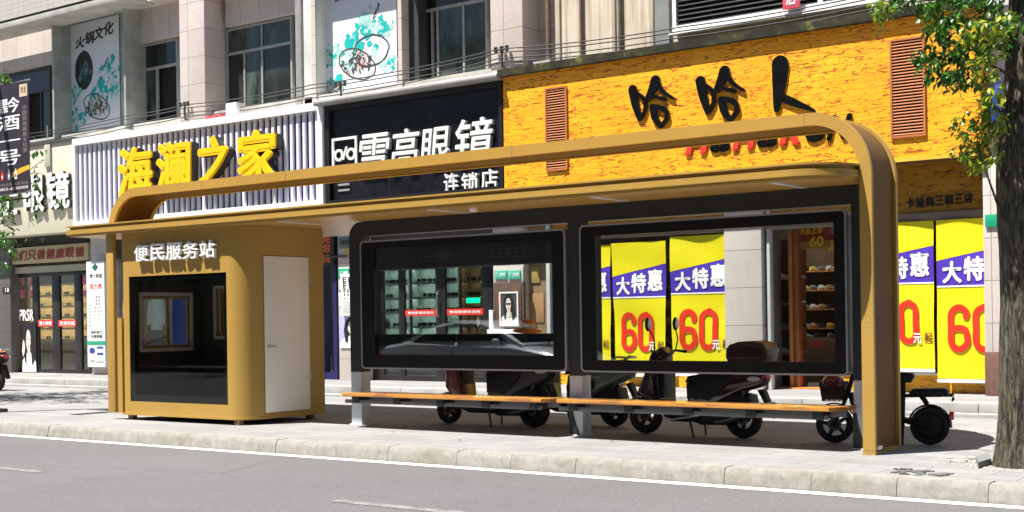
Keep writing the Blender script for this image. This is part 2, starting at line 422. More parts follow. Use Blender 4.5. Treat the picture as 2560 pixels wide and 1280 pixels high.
def m_gold():
    b = N('gold_paint'); f = b.noise(b.co(sc=(9, 9, .45)), 2.2, 4, .6); f2 = b.noise(b.co(), 1.1, 4); f3 = b.noise(b.co(), 55, 2, .5); f4 = b.noise(b.co(), 3.2, 3)
    c = b.ramp(f2, [(.3, (.385, .232, .052)), (.7, (.415, .252, .058))])
    c = b.mix(b.ramp(f, [(.5, (0, 0, 0)), (.75, (.30, .30, .30))]), c, (.33, .22, .06))
    sc = b.mix(1., b.ramp(f3, [(.66, (0, 0, 0)), (.70, (.6, .6, .6))]), b.ramp(f4, [(.56, (0, 0, 0)), (.66, (1, 1, 1))]), 'MULTIPLY')
    c = b.mix(sc, c, (.62, .50, .26))
    b.base(c); r = b.n('ShaderNodeMapRange'); b.l(f, r.inputs[0]); r.inputs[3].default_value = .34; r.inputs[4].default_value = .56; b.l(r.outputs[0], b.p.inputs['Roughness'])
    b.p.inputs['Specular IOR Level'].default_value = .35; b.l(b.bump(f2, .06, .02), b.p.inputs['Normal']); return b.m
GOLD = m_gold()
ASPH, PAVE, KERB, PLAST = m_asphalt(), m_pavers(), m_kerb(), m_plaster()
PLANK = m_plank('orange_plank_cladding'); PLANKB = m_plank('shaded_plank_cladding', .40); BWOOD = m_bench(); BARK = m_bark()  # PLANKB: the orange planks darkened to hold the shade under the sign
PINKST = m_tile('pink_stone_cladding', (.58, .52, .48), (.65, .58, .54), (.26, .23, .205), .62, 3.1)
PILST = m_tile('pillar_stone', (.56, .50, .46), (.62, .55, .51), (.2, .175, .155), 3., .62)
PIERST = m_tile('pier_granite', (.54, .48, .45), (.58, .52, .49), (.2, .18, .165), 3., .62, 0., .3)
GRANR = m_tile('red_granite', (.16, .085, .065), (.18, .09, .07), (.1, .06, .05), 4., 4., 0., .5)
STEPST = M('step_stone', (.33, .325, .315), .85, 0., .2, 2., .4, 50)
LEAF = m_leaf('tree_leaf', (.014, .06, .008), (.04, .15, .014), (.09, .25, .02))
LEAFY = m_leaf('sunlit_leaf', (.05, .13, .012), (.20, .30, .02), (.42, .42, .03))  # yellow-green puts the sunlight on these clusters into the leaf colour
PANEG = m_pane('green_tinted_pane', (.05, .068, .060)); PANED = m_pane('dark_pane', (.022, .026, .026))
ALU = M('window_frame_metal', (.40, .40, .385), .45, .3, .15, 6.); ALUD = M('dark_window_frame', (.05, .052, .05), .45, .2, .2, 6.)
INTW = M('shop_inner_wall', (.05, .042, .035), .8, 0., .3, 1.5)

# ------------------------------------------------------------------ setting: road, pavement, kerb, steps
def sheet(x0, x1, y0, y1, z): return MB().face([(x0, y0, z), (x1, y0, z), (x1, y1, z), (x0, y1, z)])
struct('road', sheet(-90, 70, -30, 11.5, -.16), ASPH)
PAVY = 18.0
struct('pavement', sheet(-90, 70, 11.27, PAVY+.3, 0), PAVE)
LINE = N('road_paint'); _v = LINE.co(); LINE.base(LINE.ramp(LINE.noise(_v, 7, 6, .75), [(.34, (.22, .22, .22)), (.46, (.60, .59, .56))])); LINE.p.inputs['Roughness'].default_value = .7
struct('edge_line', sheet(-90, 70, 10.86, 11.04, -.156), LINE.m)
mb = MB()
for x0 in (-43.3, -38.1, -25.5, -16.6, -8.25, .4, 8.8):
    if x0 != -38.1: mb.face([(x0, 8.33, -.156), (x0+4, 8.33, -.156), (x0+4, 8.47, -.156), (x0, 8.47, -.156)])
LANE = N('worn_road_paint'); _v = LANE.co(); LANE.base(LANE.ramp(LANE.noise(_v, 9, 6, .75), [(.42, (.11, .11, .113)), (.58, (.215, .215, .215))])); LANE.p.inputs['Roughness'].default_value = .8
struct('lane_line', mb, LANE.m)
mb = MB(); x = -70.; rnd = random.Random(3)
while x < 50:
    L = rnd.uniform(.72, 1.02)
    xs = np.linspace(x+.0025, x+L-.0025, 13)
    rings = []
    jy = rnd.uniform(-.004, .004); jz = rnd.uniform(-.005, .003)
    for i, xx in enumerate(xs):
        e = 0 if 0 < i < 12 else .002
        n1 = noise.noise((xx*3.1, 1, 0))*.012; n2 = max(0, noise.noise((xx*5.3, 7, 2)))*.03
        c = .022+n2
        rings.append([(xx, 11.06+jy+n1*.5+e, -.19), (xx, 11.075+jy+n1+e, -.06), (xx, 11.085+jy+n1+e, jz-c-.004-e), (xx, 11.085+c+jy+n1+e, jz+.004-e), (xx, 11.28+n1, jz+.006-e), (xx, 11.31, -.19)])
    mb.loft(rings); x += L
struct('kerb', mb, KERB, ang=50)
# two low steps up to the shops
mb = MB(); mb.box(-60, 30, PAVY-.14, PAVY+.1, -.02, .05, .008)
x = -60
while x < 30:
    L = rnd.uniform(1.1, 1.5); mb.box(x+.003, x+L-.003, PAVY+.02, PAVY+.40, .02, .185+rnd.uniform(-.004, .004), .012); x += L
struct('shop_step', mb, STEPST)
struct('shop_terrace', MB().box(-60, 30, PAVY+.40, 26, .0, .18), PAVE)
# shop floor sits 3 mm proud
GROUNDZ = .18
struct('far_pavement', MB().box(-90, 70, -40, -3, -.3, .0), M('far_paving', (.07, .068, .065), .9, 0., .2, 1.))

# ------------------------------------------------------------------ bus shelter
XL, XR = -17.28, -5.045            # outer faces of the arch
YF, YB = 12.75, 13.46              # front and rear plate of the arch
ZT = 3.47
sh = thing('bus_shelter', 'long gold bus stop shelter with arched frame, flat roof and charcoal panel frame', 'bus shelter', (-11, 13, 0))
def arc(cx, cz, r, a0, a1, n=14): return [(cx+r*math.cos(rad(a0+(a1-a0)*i/n)), cz+r*math.sin(rad(a0+(a1-a0)*i/n))) for i in range(n+1)]
def arch_poly(ins_o, thick, zl, zr):
    """closed outline of the arch: outer line set in by ins_o, inner line thick further"""
    R = .66
    o = [(XL+ins_o, zl)] + arc(XL+R, ZT-R, R-ins_o, 180, 90) + arc(XR-R, ZT-R, R-ins_o, 90, 0) + [(XR-ins_o, zr)]
    t = ins_o+thick
    i = [(XL+t, zl)] + arc(XL+R, ZT-R, R-t, 180, 90) + arc(XR-R, ZT-R, R-t, 90, 0) + [(XR-t, zr)]
    return o, i
def arch(name, y0, y1, ins, th, zl, zr, m, bev=0):
    o, i = arch_poly(ins, th, zl, zr); mb = MB()
    rings = []
    for a, b in zip(o, i): rings.append([(a[0], y0, a[1]), (b[0], y0, b[1]), (b[0], y1, b[1]), (a[0], y1, a[1])])
    mb.loft(rings); obj(name, mb, m, sh, ang=30)
arch('arch_plate', YF, YF+.045, 0, .128, 2.87, .045, GOLD)
arch('arch_plate', YB-.06, YB, 0, .128, 2.87, .045, GOLD)
arch('arch_web', YF+.045, YB-.06, .03, .085, 2.87, .05, M('shaded_gold_paint', (.135, .066, .020), .55, 0., .1, 2., spec=.12))  # darker web colour carries the shade on the column side
# base skirts of the right column
mb = MB(); mb.box(XR-.132, XR+.002, YF-.004, YF+.05, 0, .04); mb.box(XR-.128, XR-.02, YF+.05, YB, 0, .022)
obj('column_foot', mb, GOLD, sh)
mb = MB().box(XR-.03, XR+.012, YF+.06, YF+.16, .05, .085); obj('foot_bracket', mb, WHITE, sh)
for xx in (XL+2.2, -13.35, -9.49, XR-.71):     # plate joints
    mb = MB().box(xx-.003, xx+.003, YF-.0015, YF+.01, ZT-.127, ZT+.001); obj('joint', mb, M('joint_line', (.22, .13, .03), .6), sh)
# roof slab with rounded right corners and a grooved fascia
YR0, YR1, XRL, XRR = 12.19, 15.2, -17.55, -5.165
def roof_outline(ins, rr=.56):
    R = rr-ins
    return [(XRL+ins, YR0+ins)] + arc(XRR-rr, YR0+rr, R, -90, 0) + arc(XRR-1.75, YR1-1.75, 1.75-ins, 0, 90) + [(XRL+ins, YR1-ins)]
def roof_layer(ins, z0, z1, mb=None):
    mb = mb or MB(); return mb.prism(roof_outline(ins), z0, z1, 'z')
mb = MB(); roof_layer(0, 2.885, 2.905, mb); roof_layer(.045, 2.845, 2.885, mb); roof_layer(.008, 2.80, 2.845, mb); roof_layer(.0, 2.776, 2.80, mb); roof_layer(.014, 2.752, 2.776, mb)
obj('roof', mb, GOLD, sh, ang=30)
obj('soffit', roof_layer(.05, 2.744, 2.7505), GOLDU, sh, ang=30)
for xx in (-12.99, -10.39, -8.05, -5.88):
    mb = MB().box(xx-.035, xx+.035, 12.28, 13.02, 2.728, 2.746, .006); obj('light_strip', mb, M('light_diffuser', (.62, .60, .56), .4), sh)
mb = MB(); mb.lathe([(.001, 2.70), (.04, 2.705), (.055, 2.72), (.055, 2.745)], (-9.98, 12.62, 0), 'z', 16); obj('ceiling_camera', mb, WHITE, sh)
# charcoal panel frame: rounded ring carried on three grey posts
PX = ((-12.56, -12.375), (-8.98, -8.80), (-5.43, -5.185))
PYF, PYB = 13.15, 13.34
mb = MB(); R = .2
outer = [(PX[0][0], .72)] + arc(PX[0][0]+R, 2.735-R, R, 180, 90, 8) + [(PX[2][1], 2.735), (PX[2][1], .72)]
inner = [(PX[0][1], .72)] + arc(PX[0][1]+.09, 2.545-.09, .09, 180, 90, 8) + [(PX[2][0], 2.545), (PX[2][0], .72)]
mb.loft([[(a[0], PYF, a[1]), (b[0], PYF, b[1]), (b[0], PYB, b[1]), (a[0], PYB, a[1])] for a, b in zip(outer, inner)])
mb.box(PX[1][0], PX[1][1], PYF+.003, PYB-.003, .72, 2.546)
obj('panel_frame', mb, CHAR, sh, ang=30)
for k, (a, b) in enumerate(PX):
    mb = MB(); mb.box(a, b, PYF+.004, PYB-.002, .02, .72, .004); obj('post', mb, POSTG, sh)
    mb = MB().box(a-.02, b+.02, PYF-.02, PYB+.02, 0, .02, .004); obj('post_foot', mb, POSTG, sh)
for (a, b), s in ((PX[1], 1), (PX[2], 1)):      # dark curved plate in front of the post, under the bench
    pl = [(a-.006, .38), (a+.03, .38)] + [(a+.03+.10*(t/6)**1.6, .38-.36*t/6) for t in range(1, 7)] + [(a-.006, .02)]
    obj('curved_plate', MB().prism(pl, PYF-.012, PYF+.0), CHAR, sh)

# ------------------------------------------------------------------ display panels
def rrect(x0, x1, z0, z1, r, n=6):
    return arc(x1-r, z1-r, r, 0, 90, n)+arc(x0+r, z1-r, r, 90, 180, n)+arc(x0+r, z0+r, r, 180, 270, n)+arc(x1-r, z0+r, r, 270, 360, n)
def ring(mb, o, i, y0, y1):
    mb.loft([[(a[0], y0, a[1]), (b[0], y0, b[1]), (b[0], y1, b[1]), (a[0], y1, a[1])] for a, b in zip(o+o[:1], i+i[:1])], cap=False); return mb
def panel(x0, x1, z0, z1, cx0, cx1, cz0, cz1, label):
    t = thing('advertising_case', label, 'advertising case', ((x0+x1)/2, 13.2, z0))
    y0 = 13.13
    ring_o, ring_i = rrect(x0, x1, z0, z1, .06), rrect(x0+.02, x1-.02, z0+.02, z1-.02, .042)
    obj('trim', ring(MB(), ring_o, ring_i, y0, y0+.15), SILV, t, ang=40)
    ci = rrect(cx0, cx1, cz0, cz1, .004)
    bo = rrect(x0+.019, x1-.019, z0+.019, z1-.019, .043)
    obj('border', ring(MB(), bo, ci, y0+.006, y0+.13), M('black_border', (.005, .005, .006), .5, 0., .2, 6., spec=.2), t, ang=40)
    obj('front_glass', MB().prism(rrect(cx0+.001, cx1-.001, cz0+.001, cz1-.001, .004), y0+.010, y0+.016), GLD, t)
    return t, y0
pa, y0 = panel(-12.345, -9.005, .765, 2.475, -12.09, -9.20, .955, 2.37, 'left advertising panel of the bus stop with a black box across its top')
MECH = M('mechanism_box', (.028, .030, .033), .5, .2, .1, 4.)
mb = MB().box(-12.088, -9.202, y0+.03, y0+.125, 2.075, 2.369, .006)
mb.box(-12.088, -9.202, y0+.022, y0+.03, 2.09, 2.115)
obj('mechanism_box', mb, MECH, pa)
mb = MB()
for gxx in (-11.35, -10.15):
    for i in range(5):
        for k in range(3): mb.box(gxx+i*.12, gxx+i*.12+.07, y0+.026, y0+.0305, 2.27-k*.05, 2.278-k*.05)
obj('vent_slot', mb, M('slot_edge', (.09, .095, .10), .5), pa)
obj('lower_box', MB().box(-12.088, -9.202, y0+.03, y0+.125, .956, 1.225, .004), BLK, pa)
pb, y0 = panel(-8.80, -5.475, .765, 2.50, -8.575, -5.615, .905, 2.365, 'right advertising panel of the bus stop, clear glass beside the arch column')
mb = MB(); mb.lathe([(.001, 0), (.012, .0), (.012, .004)], (-5.53, y0+.002, .83), 'y', 10); obj('lock', mb, DKST, pb)

# ------------------------------------------------------------------ benches
def bench(x0, x1, label, lowy):
    t = thing('bench', label, 'bench', ((x0+x1)/2, 12.95, 0), 'benches of the bus shelter')
    c = .16
    pl = [(x0+c*.2, lowy), (x1-c*.9, lowy), (x1, lowy+.30), (x1, 13.14), (x0, 13.14), (x0, lowy+.12)]
    mb = MB()
    cuts = [lowy, lowy+.135, lowy+.27, 13.14]
    for a, b in zip(cuts, cuts[1:]):
        def xe(y): return max(0, (lowy+.30-y)/.30)*c*.9
        def xs(y): return max(0, (lowy+.12-y)/.12)*c*.3
        mb.prism([(x0+xs(a), a+.0015), (x1-xe(a), a+.0015), (x1-xe(b), b-.0015), (x0+xs(b), b-.0015)], .415, .462, 'z', .007, 2)
    obj('seat', mb, BWOOD, t)
    mb = MB().box(x0+.05, x1-.18, lowy+.05, lowy+.09, .325, .372, .004); mb.box(x0+.05, x1-.05, 13.0, 13.04, .345, .414, .004)
    obj('rail', mb, M('bench_rail', (.14, .145, .15), .5, .3), t)
    n = 5; xx = x0+.25
    while xx < x1-.15:
        obj('bracket', MB().box(xx-.06, xx+.06, lowy+.035, 13.13, .33, .412, .006), CHAR, t)
        xx += (x1-x0-.5)/(n-1)*.99
    return t
bench(-12.40, -8.985, 'left wooden bench slab of the shelter, below the panel with the black box', 12.76)
bench(-8.965, -5.40, 'right wooden bench slab of the shelter, with a yellow mark, ending at the arch column', 12.78)
mb = MB()
for i, (a, b) in enumerate(((1650, 1685), (1690, 1712))):
    p = gx(a, 996, .463); q = gx(b, 996, .463)
    mb.prism([(p.x, p.y), (p.x+.05, p.y-.06), (q.x, q.y-.05), (q.x-.06, q.y+.01), (q.x-.01, q.y+.05), (p.x+.06, p.y+.055)], .4622, .4636, 'z')
tag(obj('yellow_sticker', mb, M('yellow_sticker', (.85, .75, .02), .5)), 'torn yellow sticker lying on the right bench', 'sticker')

# ------------------------------------------------------------------ service kiosk
KX0, KX1, KY0, KY1, KZ0, KZ1 = -16.42, -13.75, 12.35, 13.85, .085, 2.742
kk = thing('service_kiosk', 'gold service kiosk with rounded corner, dark window and cream side door under the shelter roof', 'kiosk', ((KX0+KX1)/2, 13.1, 0))
WX0, WX1, WZ0, WZ1 = -16.255, -14.125, .275, 2.105
R = .33
# body: closed wall loop extruded, with window openings cut by building it from strips
def wall_strip(path, z0, z1, th=.05):
    mb = MB()
    rings = []
    n = len(path)
    for i, p in enumerate(path):
        a = Vector(path[max(i-1, 0)]); c = Vector(path[min(i+1, n-1)]); d = (c-a).normalized(); nn = Vector((-d.y, d.x))
        q = Vector(p)+nn*th
        rings.append([(p[0], p[1], z0), (q.x, q.y, z0), (q.x, q.y, z1), (p[0], p[1], z1)])
    mb.loft(rings); return mb
frontL = [(KX0, KY1), (KX0, KY0+.05)] + arc(KX0+.05, KY0+.05, .05, 180, 270, 5) + [(WX0, KY0)]
frontR = [(WX1, KY0), (KX1-R, KY0)] + arc(KX1-R, KY0+R, R, -90, 0, 16) + [(KX1, 12.70), (KX1, KY1)]
frontL = [(KX0, KY0+.05)] + frontL[2:]
def px_side(x, y, X):
    d = CR*((x-1280)/FP) - CU*((y-PY)/FP) + CF; t = X/d[0]; return d[1]*t, HC+d[2]*t
XI = KX0+.055
(sy0, sz1), (sy1, sz0) = px_side(352, 739, XI), px_side(474, 868, XI)
full = frontL[:-1] + [(WX0, KY0), (WX1, KY0)] + frontR[1:]
mb = MB()
def add(m2):
    me = bpy.data.meshes.new('wall_piece'); m2.b.to_mesh(me); m2.b.free(); mb.b.from_mesh(me); bpy.data.meshes.remove(me)
add(wall_strip(frontL, WZ0, WZ1)); add(wall_strip(frontR, WZ0, WZ1)); add(wall_strip(full, KZ0, WZ0)); add(wall_strip(full, WZ1, KZ1))
for a, b, c, d in ((KY0+.05, sy0, KZ0, KZ1), (sy1, KY1, KZ0, KZ1), (sy0, sy1, KZ0, sz0), (sy0, sy1, sz1, KZ1)): mb.box(KX0, KX0+.05, a, b, c, d)
bmesh.ops.remove_doubles(mb.b, verts=mb.b.verts, dist=.0005)
obj('body', mb, GOLD, kk, ang=30)
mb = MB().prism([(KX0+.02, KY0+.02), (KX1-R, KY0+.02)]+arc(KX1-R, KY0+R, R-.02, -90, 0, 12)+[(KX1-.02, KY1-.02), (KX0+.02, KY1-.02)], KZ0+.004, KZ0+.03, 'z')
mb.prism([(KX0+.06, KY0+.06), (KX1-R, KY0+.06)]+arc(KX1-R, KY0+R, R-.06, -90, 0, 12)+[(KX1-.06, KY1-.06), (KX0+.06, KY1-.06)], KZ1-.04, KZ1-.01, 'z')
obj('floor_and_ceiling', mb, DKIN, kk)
# skirt moulding just above the bottom edge
def skirt(z0, z1, out):
    p = [(KX0-out, KY1), (KX0-out, KY0-out)] + [(KX1-R, KY0-out)] + arc(KX1-R, KY0+R, R+out, -90, 0, 16)[1:] + [(KX1+out, KY1)]
    return wall_strip(p, z0, z1, .03)
obj('skirt', skirt(KZ0-.012, KZ0+.02, .014), GOLD, kk, ang=30)
for (fx, fy) in ((-16.32, 12.42), (-13.98, 12.40), (-13.9, 13.68), (-16.3, 13.68)):
    obj('foot', MB().box(fx-.05, fx+.05, fy-.03, fy+.06, 0, KZ0+.004, .006), M('foot_block', (.20, .11, .05), .6), kk)
# trim column beside the front left corner, with a recess behind it
tx0, tx1 = pt(267.5, 800, 12.30).x, pt(285, 800, 12.30).x
obj('corner_trim', MB().box(tx0, tx1, 12.30, 12.36, .10, 2.74, .004), GOLD, kk)
obj('side_panel', MB().box(tx0+.03, KX0-.002, 12.56, 12.60, .10, 2.74), GOLD, kk)
obj('recess_sill', MB().box(tx1-.02, KX0-.004, 12.335, 12.56, .10, 1.50), GOLD, kk)
# front window
ring(mb := MB(), rrect(WX0+.001, WX1-.001, WZ0+.001, WZ1-.001, .004), rrect(WX0+.10, WX1-.06, WZ0+.10, WZ1-.07, .004), KY0+.012, KY0+.05)
wf = obj('window_frame', mb, BLK, kk, ang=40)
obj('pane', MB().box(WX0+.003, WX1-.003, KY0+.003, KY0+.009, WZ0+.003, WZ1-.003), KGL, wf)
# back wall with two sliding windows
def hole_wall(x0, x1, z0, z1, y0, y1, holes):
    mb = MB(); xs = x0
    for hx0, hx1, hz0, hz1 in holes:
        mb.box(xs, hx0, y0, y1, z0, z1); mb.box(hx0, hx1, y0, y1, z0, hz0); mb.box(hx0, hx1, y0, y1, hz1, z1); xs = hx1
    mb.box(xs, x1, y0, y1, z0, z1); bmesh.ops.remove_doubles(mb.b, verts=mb.b.verts, dist=.0004); return mb
YI = KY1-.05
h2 = rect(541, 722, 640, 840, YI)
h2 = (h2[0], -14.3, h2[2], h2[3])
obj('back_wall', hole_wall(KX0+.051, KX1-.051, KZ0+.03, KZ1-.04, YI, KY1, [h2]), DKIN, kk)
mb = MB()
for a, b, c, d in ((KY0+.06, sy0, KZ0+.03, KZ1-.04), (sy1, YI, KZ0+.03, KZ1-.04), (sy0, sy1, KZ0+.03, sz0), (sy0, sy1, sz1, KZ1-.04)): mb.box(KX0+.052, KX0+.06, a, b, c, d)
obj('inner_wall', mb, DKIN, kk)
OCH = M('ochre_inner_trim', (.34, .17, .05), .5); WFR = M('white_window_frame', (.62, .60, .57), .5)
def ringx(mb, o, i, x0, x1): mb.loft([[(x0, a[0], a[1]), (x0, b[0], b[1]), (x1, b[0], b[1]), (x1, a[0], a[1])] for a, b in zip(o+o[:1], i+i[:1])], cap=False); return mb
f = obj('sliding_window', ringx(MB(), rrect(sy0-.05, sy1+.05, sz0-.05, sz1+.05, .006), rrect(sy0, sy1, sz0, sz1, .004), KX0+.058, KX0+.09), WFR, kk, ang=40)
ym = sy0+(sy1-sy0)*.56
mb = ringx(MB(), rrect(sy0+.002, sy1-.002, sz0+.002, sz1-.002, .004), rrect(sy0+.04, sy1-.03, sz0+.045, sz1-.05, .004), KX0+.015, KX0+.05); mb.box(KX0+.016, KX0+.049, ym-.022, ym+.022, sz0+.04, sz1-.04)
obj('sash', mb, OCH, f, ang=40); obj('latch', MB().tube([(KX0+.03, sy0+.06, sz0+.06), (KX0+.03, ym-.03, sz0+.17)], .012, 6), OCH, f)
for hx0, hx1, hz0, hz1 in (h2,):
    ring(mb := MB(), rrect(hx0-.045, hx1+.045, hz0-.045, hz1+.045, .006), rrect(hx0+.0, hx1-.0, hz0+.0, hz1-.0, .004), YI-.03, YI-.001)
    f = obj('sliding_window', mb, M('white_window_frame', (.62, .60, .57), .5), kk, ang=40)
    xm = (hx0+hx1)/2+.02
    ring(mb := MB(), rrect(hx0+.002, hx1-.002, hz0+.002, hz1-.002, .004), rrect(hx0+.05, hx1-.05, hz0+.05, hz1-.05, .004), YI+.004, YI+.03)
    mb.box(xm-.03, xm+.03, YI+.005, YI+.029, hz0+.05, hz1-.05)
    obj('sash', mb, OCH, f, ang=40)
# door on the right side
d0, d1, dz0, dz1 = 12.69, 13.545, .155, 2.325
obj('door', dd := MB().box(KX1-.01, KX1+.012, d0, d1, dz0, dz1, .004), DOORW, kk)
door = [o for o in kk.children if o.name.startswith('door')][0]
p = [(KX1+.012, 12.765, 1.075), (KX1+.06, 12.765, 1.075), (KX1+.065, 12.86, 1.07)]
mb = MB().tube(p, .011, 10); mb.lathe([(.001, KX1+.02), (.034, KX1+.02), (.034, KX1+.011)], (0, 12.765, 1.075), 'x', 16); obj('handle', mb, STEEL, door)
for z in (.62, 2.0):
    obj('hinge', MB().tube([(KX1+.016, d1+.008, z-.06), (KX1+.016, d1+.008, z+.06)], .011, 8), STEEL, door)
obj('door_gap', MB().box(KX1+.0005, KX1+.0025, d0-.008, d1+.008, dz0-.008, dz1+.008), M('door_gap', (.02, .013, .008), .7), kk)
words(kk, '便民服务站', pt(335, 630, KY0-.05).x, pt(541, 630, KY0-.05).x, 2.31, 2.56, KY0-.018, WHITE, .05, .022, 0, per=True)

# ------------------------------------------------------------------ building behind (stone clad, left)
bl = thing('shop_building', 'pink stone clad shop building with pillars and dark windows behind the kiosk', 'building', (-24, 22, 0))
bo_ = thing('plaster_building', 'stained cream plaster building above the orange timber shop sign', 'building', (-9, 22, 0))
XB = pt(1366, 100, 20.0).x
CORN = 12.5
obj('back_wall', MB().box(-42, XB, 20.75, 21.0, 3.3, CORN), PINKST, bl)
def win(px, Y, parent, cols=((.5, 0),), trans=None, fr=ALU, panes=None, w=.05, sill=None, name='window'):
    """window traced at photo pixels px = (x0,y0,x1,y1); cols = mullion positions; trans = transom height fraction"""
    x0, x1, z0, z1 = rect(*px, Y)
    mb = MB(); ring(mb, rrect(x0, x1, z0, z1, .003, 2), rrect(x0+w, x1-w, z0+w, z1-w, .002, 2), Y-.05, Y+.03)
    zt = z0+(z1-z0)*trans if trans else z1-w
    if trans: mb.box(x0+w, x1-w, Y-.049, Y+.02, zt-w*.6, zt+w*.6)
    for c in cols:
        f, up = c[0], c[1]
        xm = x0+(x1-x0)*f
        mb.box(xm-w*.45, xm+w*.45, Y-.046, Y+.018, z0+w, zt-w*.6)
        if up: mb.box(xm-w*.4, xm+w*.4, Y-.044, Y+.018, zt+w*.6, z1-w)
    f = obj(name, mb, fr, parent, ang=40)
    obj('unlit_room_sheet', MB().box(x0+.02, x1-.02, Y+.10, Y+.14, z0+.02, z1-.02), M('unlit_room_sheet', (.012, .011, .011), .9), f)  # black sheet stands in for the unlit room behind the open sash
    xs = [x0+w]+[x0+(x1-x0)*c[0] for c in cols]+[x1-w]
    for i, (a, b) in enumerate(zip(xs, xs[1:])):
        m = (panes or [PANED]*9)[i]
        if m is None: continue
        obj('pane', MB().box(a+.002, b-.002, Y-.012-.004*(i % 2), Y-.004-.004*(i % 2), z0+w*.9, zt-w*.3), m, f)
    if trans: obj('pane', MB().box(x0+w*.9, x1-w*.9, Y-.013, Y-.005, zt+w*.3, z1-w*.9), (panes or [PANED]*9)[-1], f)
    return x0, x1, z0, z1
YW = 20.60
w1 = win((12, 190, 131, 345), YW, bl, ((.45, 0), (.8, 0)), .68, ALUD, [PANED, None, PANED, PANED])
w2 = win((338, 118, 450, 310), YW, bl, ((.52, 0),), .70, ALU, [PANEG, None, PANED])
w3 = win((568, 75, 736, 276), YW, bl, ((.28, 0), (.55, 1)), .72, ALU, [PANED, PANEG, PANED, PANEG])
w4 = win((1048, -45, 1224, 205), YW, bl, ((.20, 0), (.28, 0), (.66, 0)), .72, ALU, [None, None, PANEG, PANEG, PANED])
# cladding bands over and under the windows, sills
ztop = w2[3]; segs = [(-42, pt(128, 90, 20.2).x), (pt(315, 90, 20.2).x, pt(452, 90, 20.2).x), (pt(545, 60, 20.2).x, pt(738, 60, 20.2).x)]
zt = [w1[3]+.02, w2[3]+.02, w3[3]+.02]
for (a, b), z in zip(segs, zt): obj('cladding', MB().box(a, b, 20.42, 20.75, z, CORN), PINKST, bl)
obj('cladding', MB().box(pt(1003, 20, 20.2).x, pt(1226, 20, 20.2).x, 20.42, 20.75, w4[3]+.02, CORN), PINKST, bl)
for a_, b_, z_ in ((300, 449, 8.96), (512, 738, 8.75), (1003, 1226, 8.1)): obj('added_shade_band', MB().box(pt(a_, 0, 19.97).x, pt(b_, 0, 19.97).x, 19.97, 20.75, z_, z_+.5), PINKST, bl)  # unseen slabs added above the bays to shade the cladding
LEDGE = M('ledge_concrete', (.40, .39, .36), .85, 0., .25, 2., .3, 40)
obj('sill', MB().box(-42, XB-.01, 20.12, 20.75, 5.72, 6.17, .01), LEDGE, bl)
def pillar(xa, xb, y, yf=19.95, m=PILST):
    a, b = pt(xa, y, yf).x, pt(xb, y, yf).x
    obj('pillar', MB().box(a, b, yf, 20.75, 3.4, CORN, .01), m, bl); return a, b
pillar(449, 511, 120); pillar(1226, 1306, 60)
obj('pillar', MB().box(pt(1306, 60, 19.95).x, XB, 20.5, 20.74, 5.5, CORN), PILST, bl)
# bay frames round the posters
FRM = M('grey_bay_frame', (.36, .39, .36), .5, .2, .25, 2.)
def bay(x0, x1, ytop, ybot, Y, dep, wl, wr, top=True, m=FRM):
    a, b, z0, z1 = rect(x0, ytop, x1, ybot, Y); mb = MB()
    mb.box(a, a+wl, Y, Y+dep, z0, z1); mb.box(b-wr, b, Y, Y+dep, z0, z1)
    if top: mb.box(a+wl, b-wr, Y, Y+dep, z1-.10, z1)
    mb.box(a+wl, b-wr, Y+dep-.06, Y+dep, z0, z1-.1)
    obj('bay_frame', mb, m, bl, ang=40); return a, b, z0, z1
bay(128, 316, 38, 322, 19.98, .60, .07, .07)
bay(776, 1006, -60, 225, 20.08, .40, .12, .10, True, PILST)
WP = M('white_pilaster', (.66, .65, .62), .7, 0., .12, 2.)
for a, b in ((738, 752), (757, 790)):
    obj('pilaster', MB().box(pt(a, 80, 20.1).x, pt(b, 80, 20.1).x, 20.1+.02*(a > 740), 20.7, 5.9, CORN, .006), WP if a > 740 else ALU, bl)
obj('side_panel', MB().box(pt(1008, 80, 20.3).x, pt(1046, 80, 20.3).x, 20.3, 20.74, 6.18, w4[3]), M('dark_grey_panel', (.05, .047, .045), .5), bl)
# projecting slab at the top left
a = pt(0, 74, 19.4); b = pt(316, 8, 19.4)
obj('balcony_slab', MB().box(-42, b.x, 19.4, 20.2, a.z, a.z+.16, .02), LEDGE, bl)
obj('balcony_front', MB().box(-42, b.x-.03, 19.38, 19.5, a.z+.20, a.z+1.2), m_tile('small_wall_tile', (.5, .46, .42), (.54, .5, .46), (.3, .28, .26), .25, .12), bl)
obj('balcony_groove', MB().box(-42, b.x-.02, 19.46, 20.1, a.z+.15, a.z+.21), M('groove_shadow_gap', (.02, .02, .02), .9), bl)
# plaster building above the orange sign
obj('wall', MB().box(XB+.03, 6, 20.35, 20.75, 5.2, CORN), PLAST, bo_)
PIPE = M('rusty_pipe', (.16, .12, .08), .7, .2, .5, 5., .3, 60)
for pxx, r in ((1371, .05), (1452, .028), (1549, .035)):
    q = pt(pxx, 60, 20.3); obj('downpipe', MB().tube([(q.x, 20.3, 5.6), (q.x, 20.3, CORN)], r, 10), PIPE, bo_)
for pxa, pxb in ((1388, 1398), (1528, 1536), (1622, 1632)):
    obj('plaster_rib', MB().box(pt(pxa, 60, 20.3).x, pt(pxb, 60, 20.3).x, 20.31, 20.36, 5.6, CORN, .008), PLAST, bo_)
obj('side_strip', MB().box(pt(1637, 40, 20.28).x, pt(1672, 40, 20.28).x, 20.28, 20.36, 5.9, CORN), M('grey_green_strip', (.24, .26, .25), .5, .2), bo_)
x0, x1, z0, z1 = rect(1680, -160, 2195, 80, 20.25)
z0 = pt(1682, 82, 20.25).z
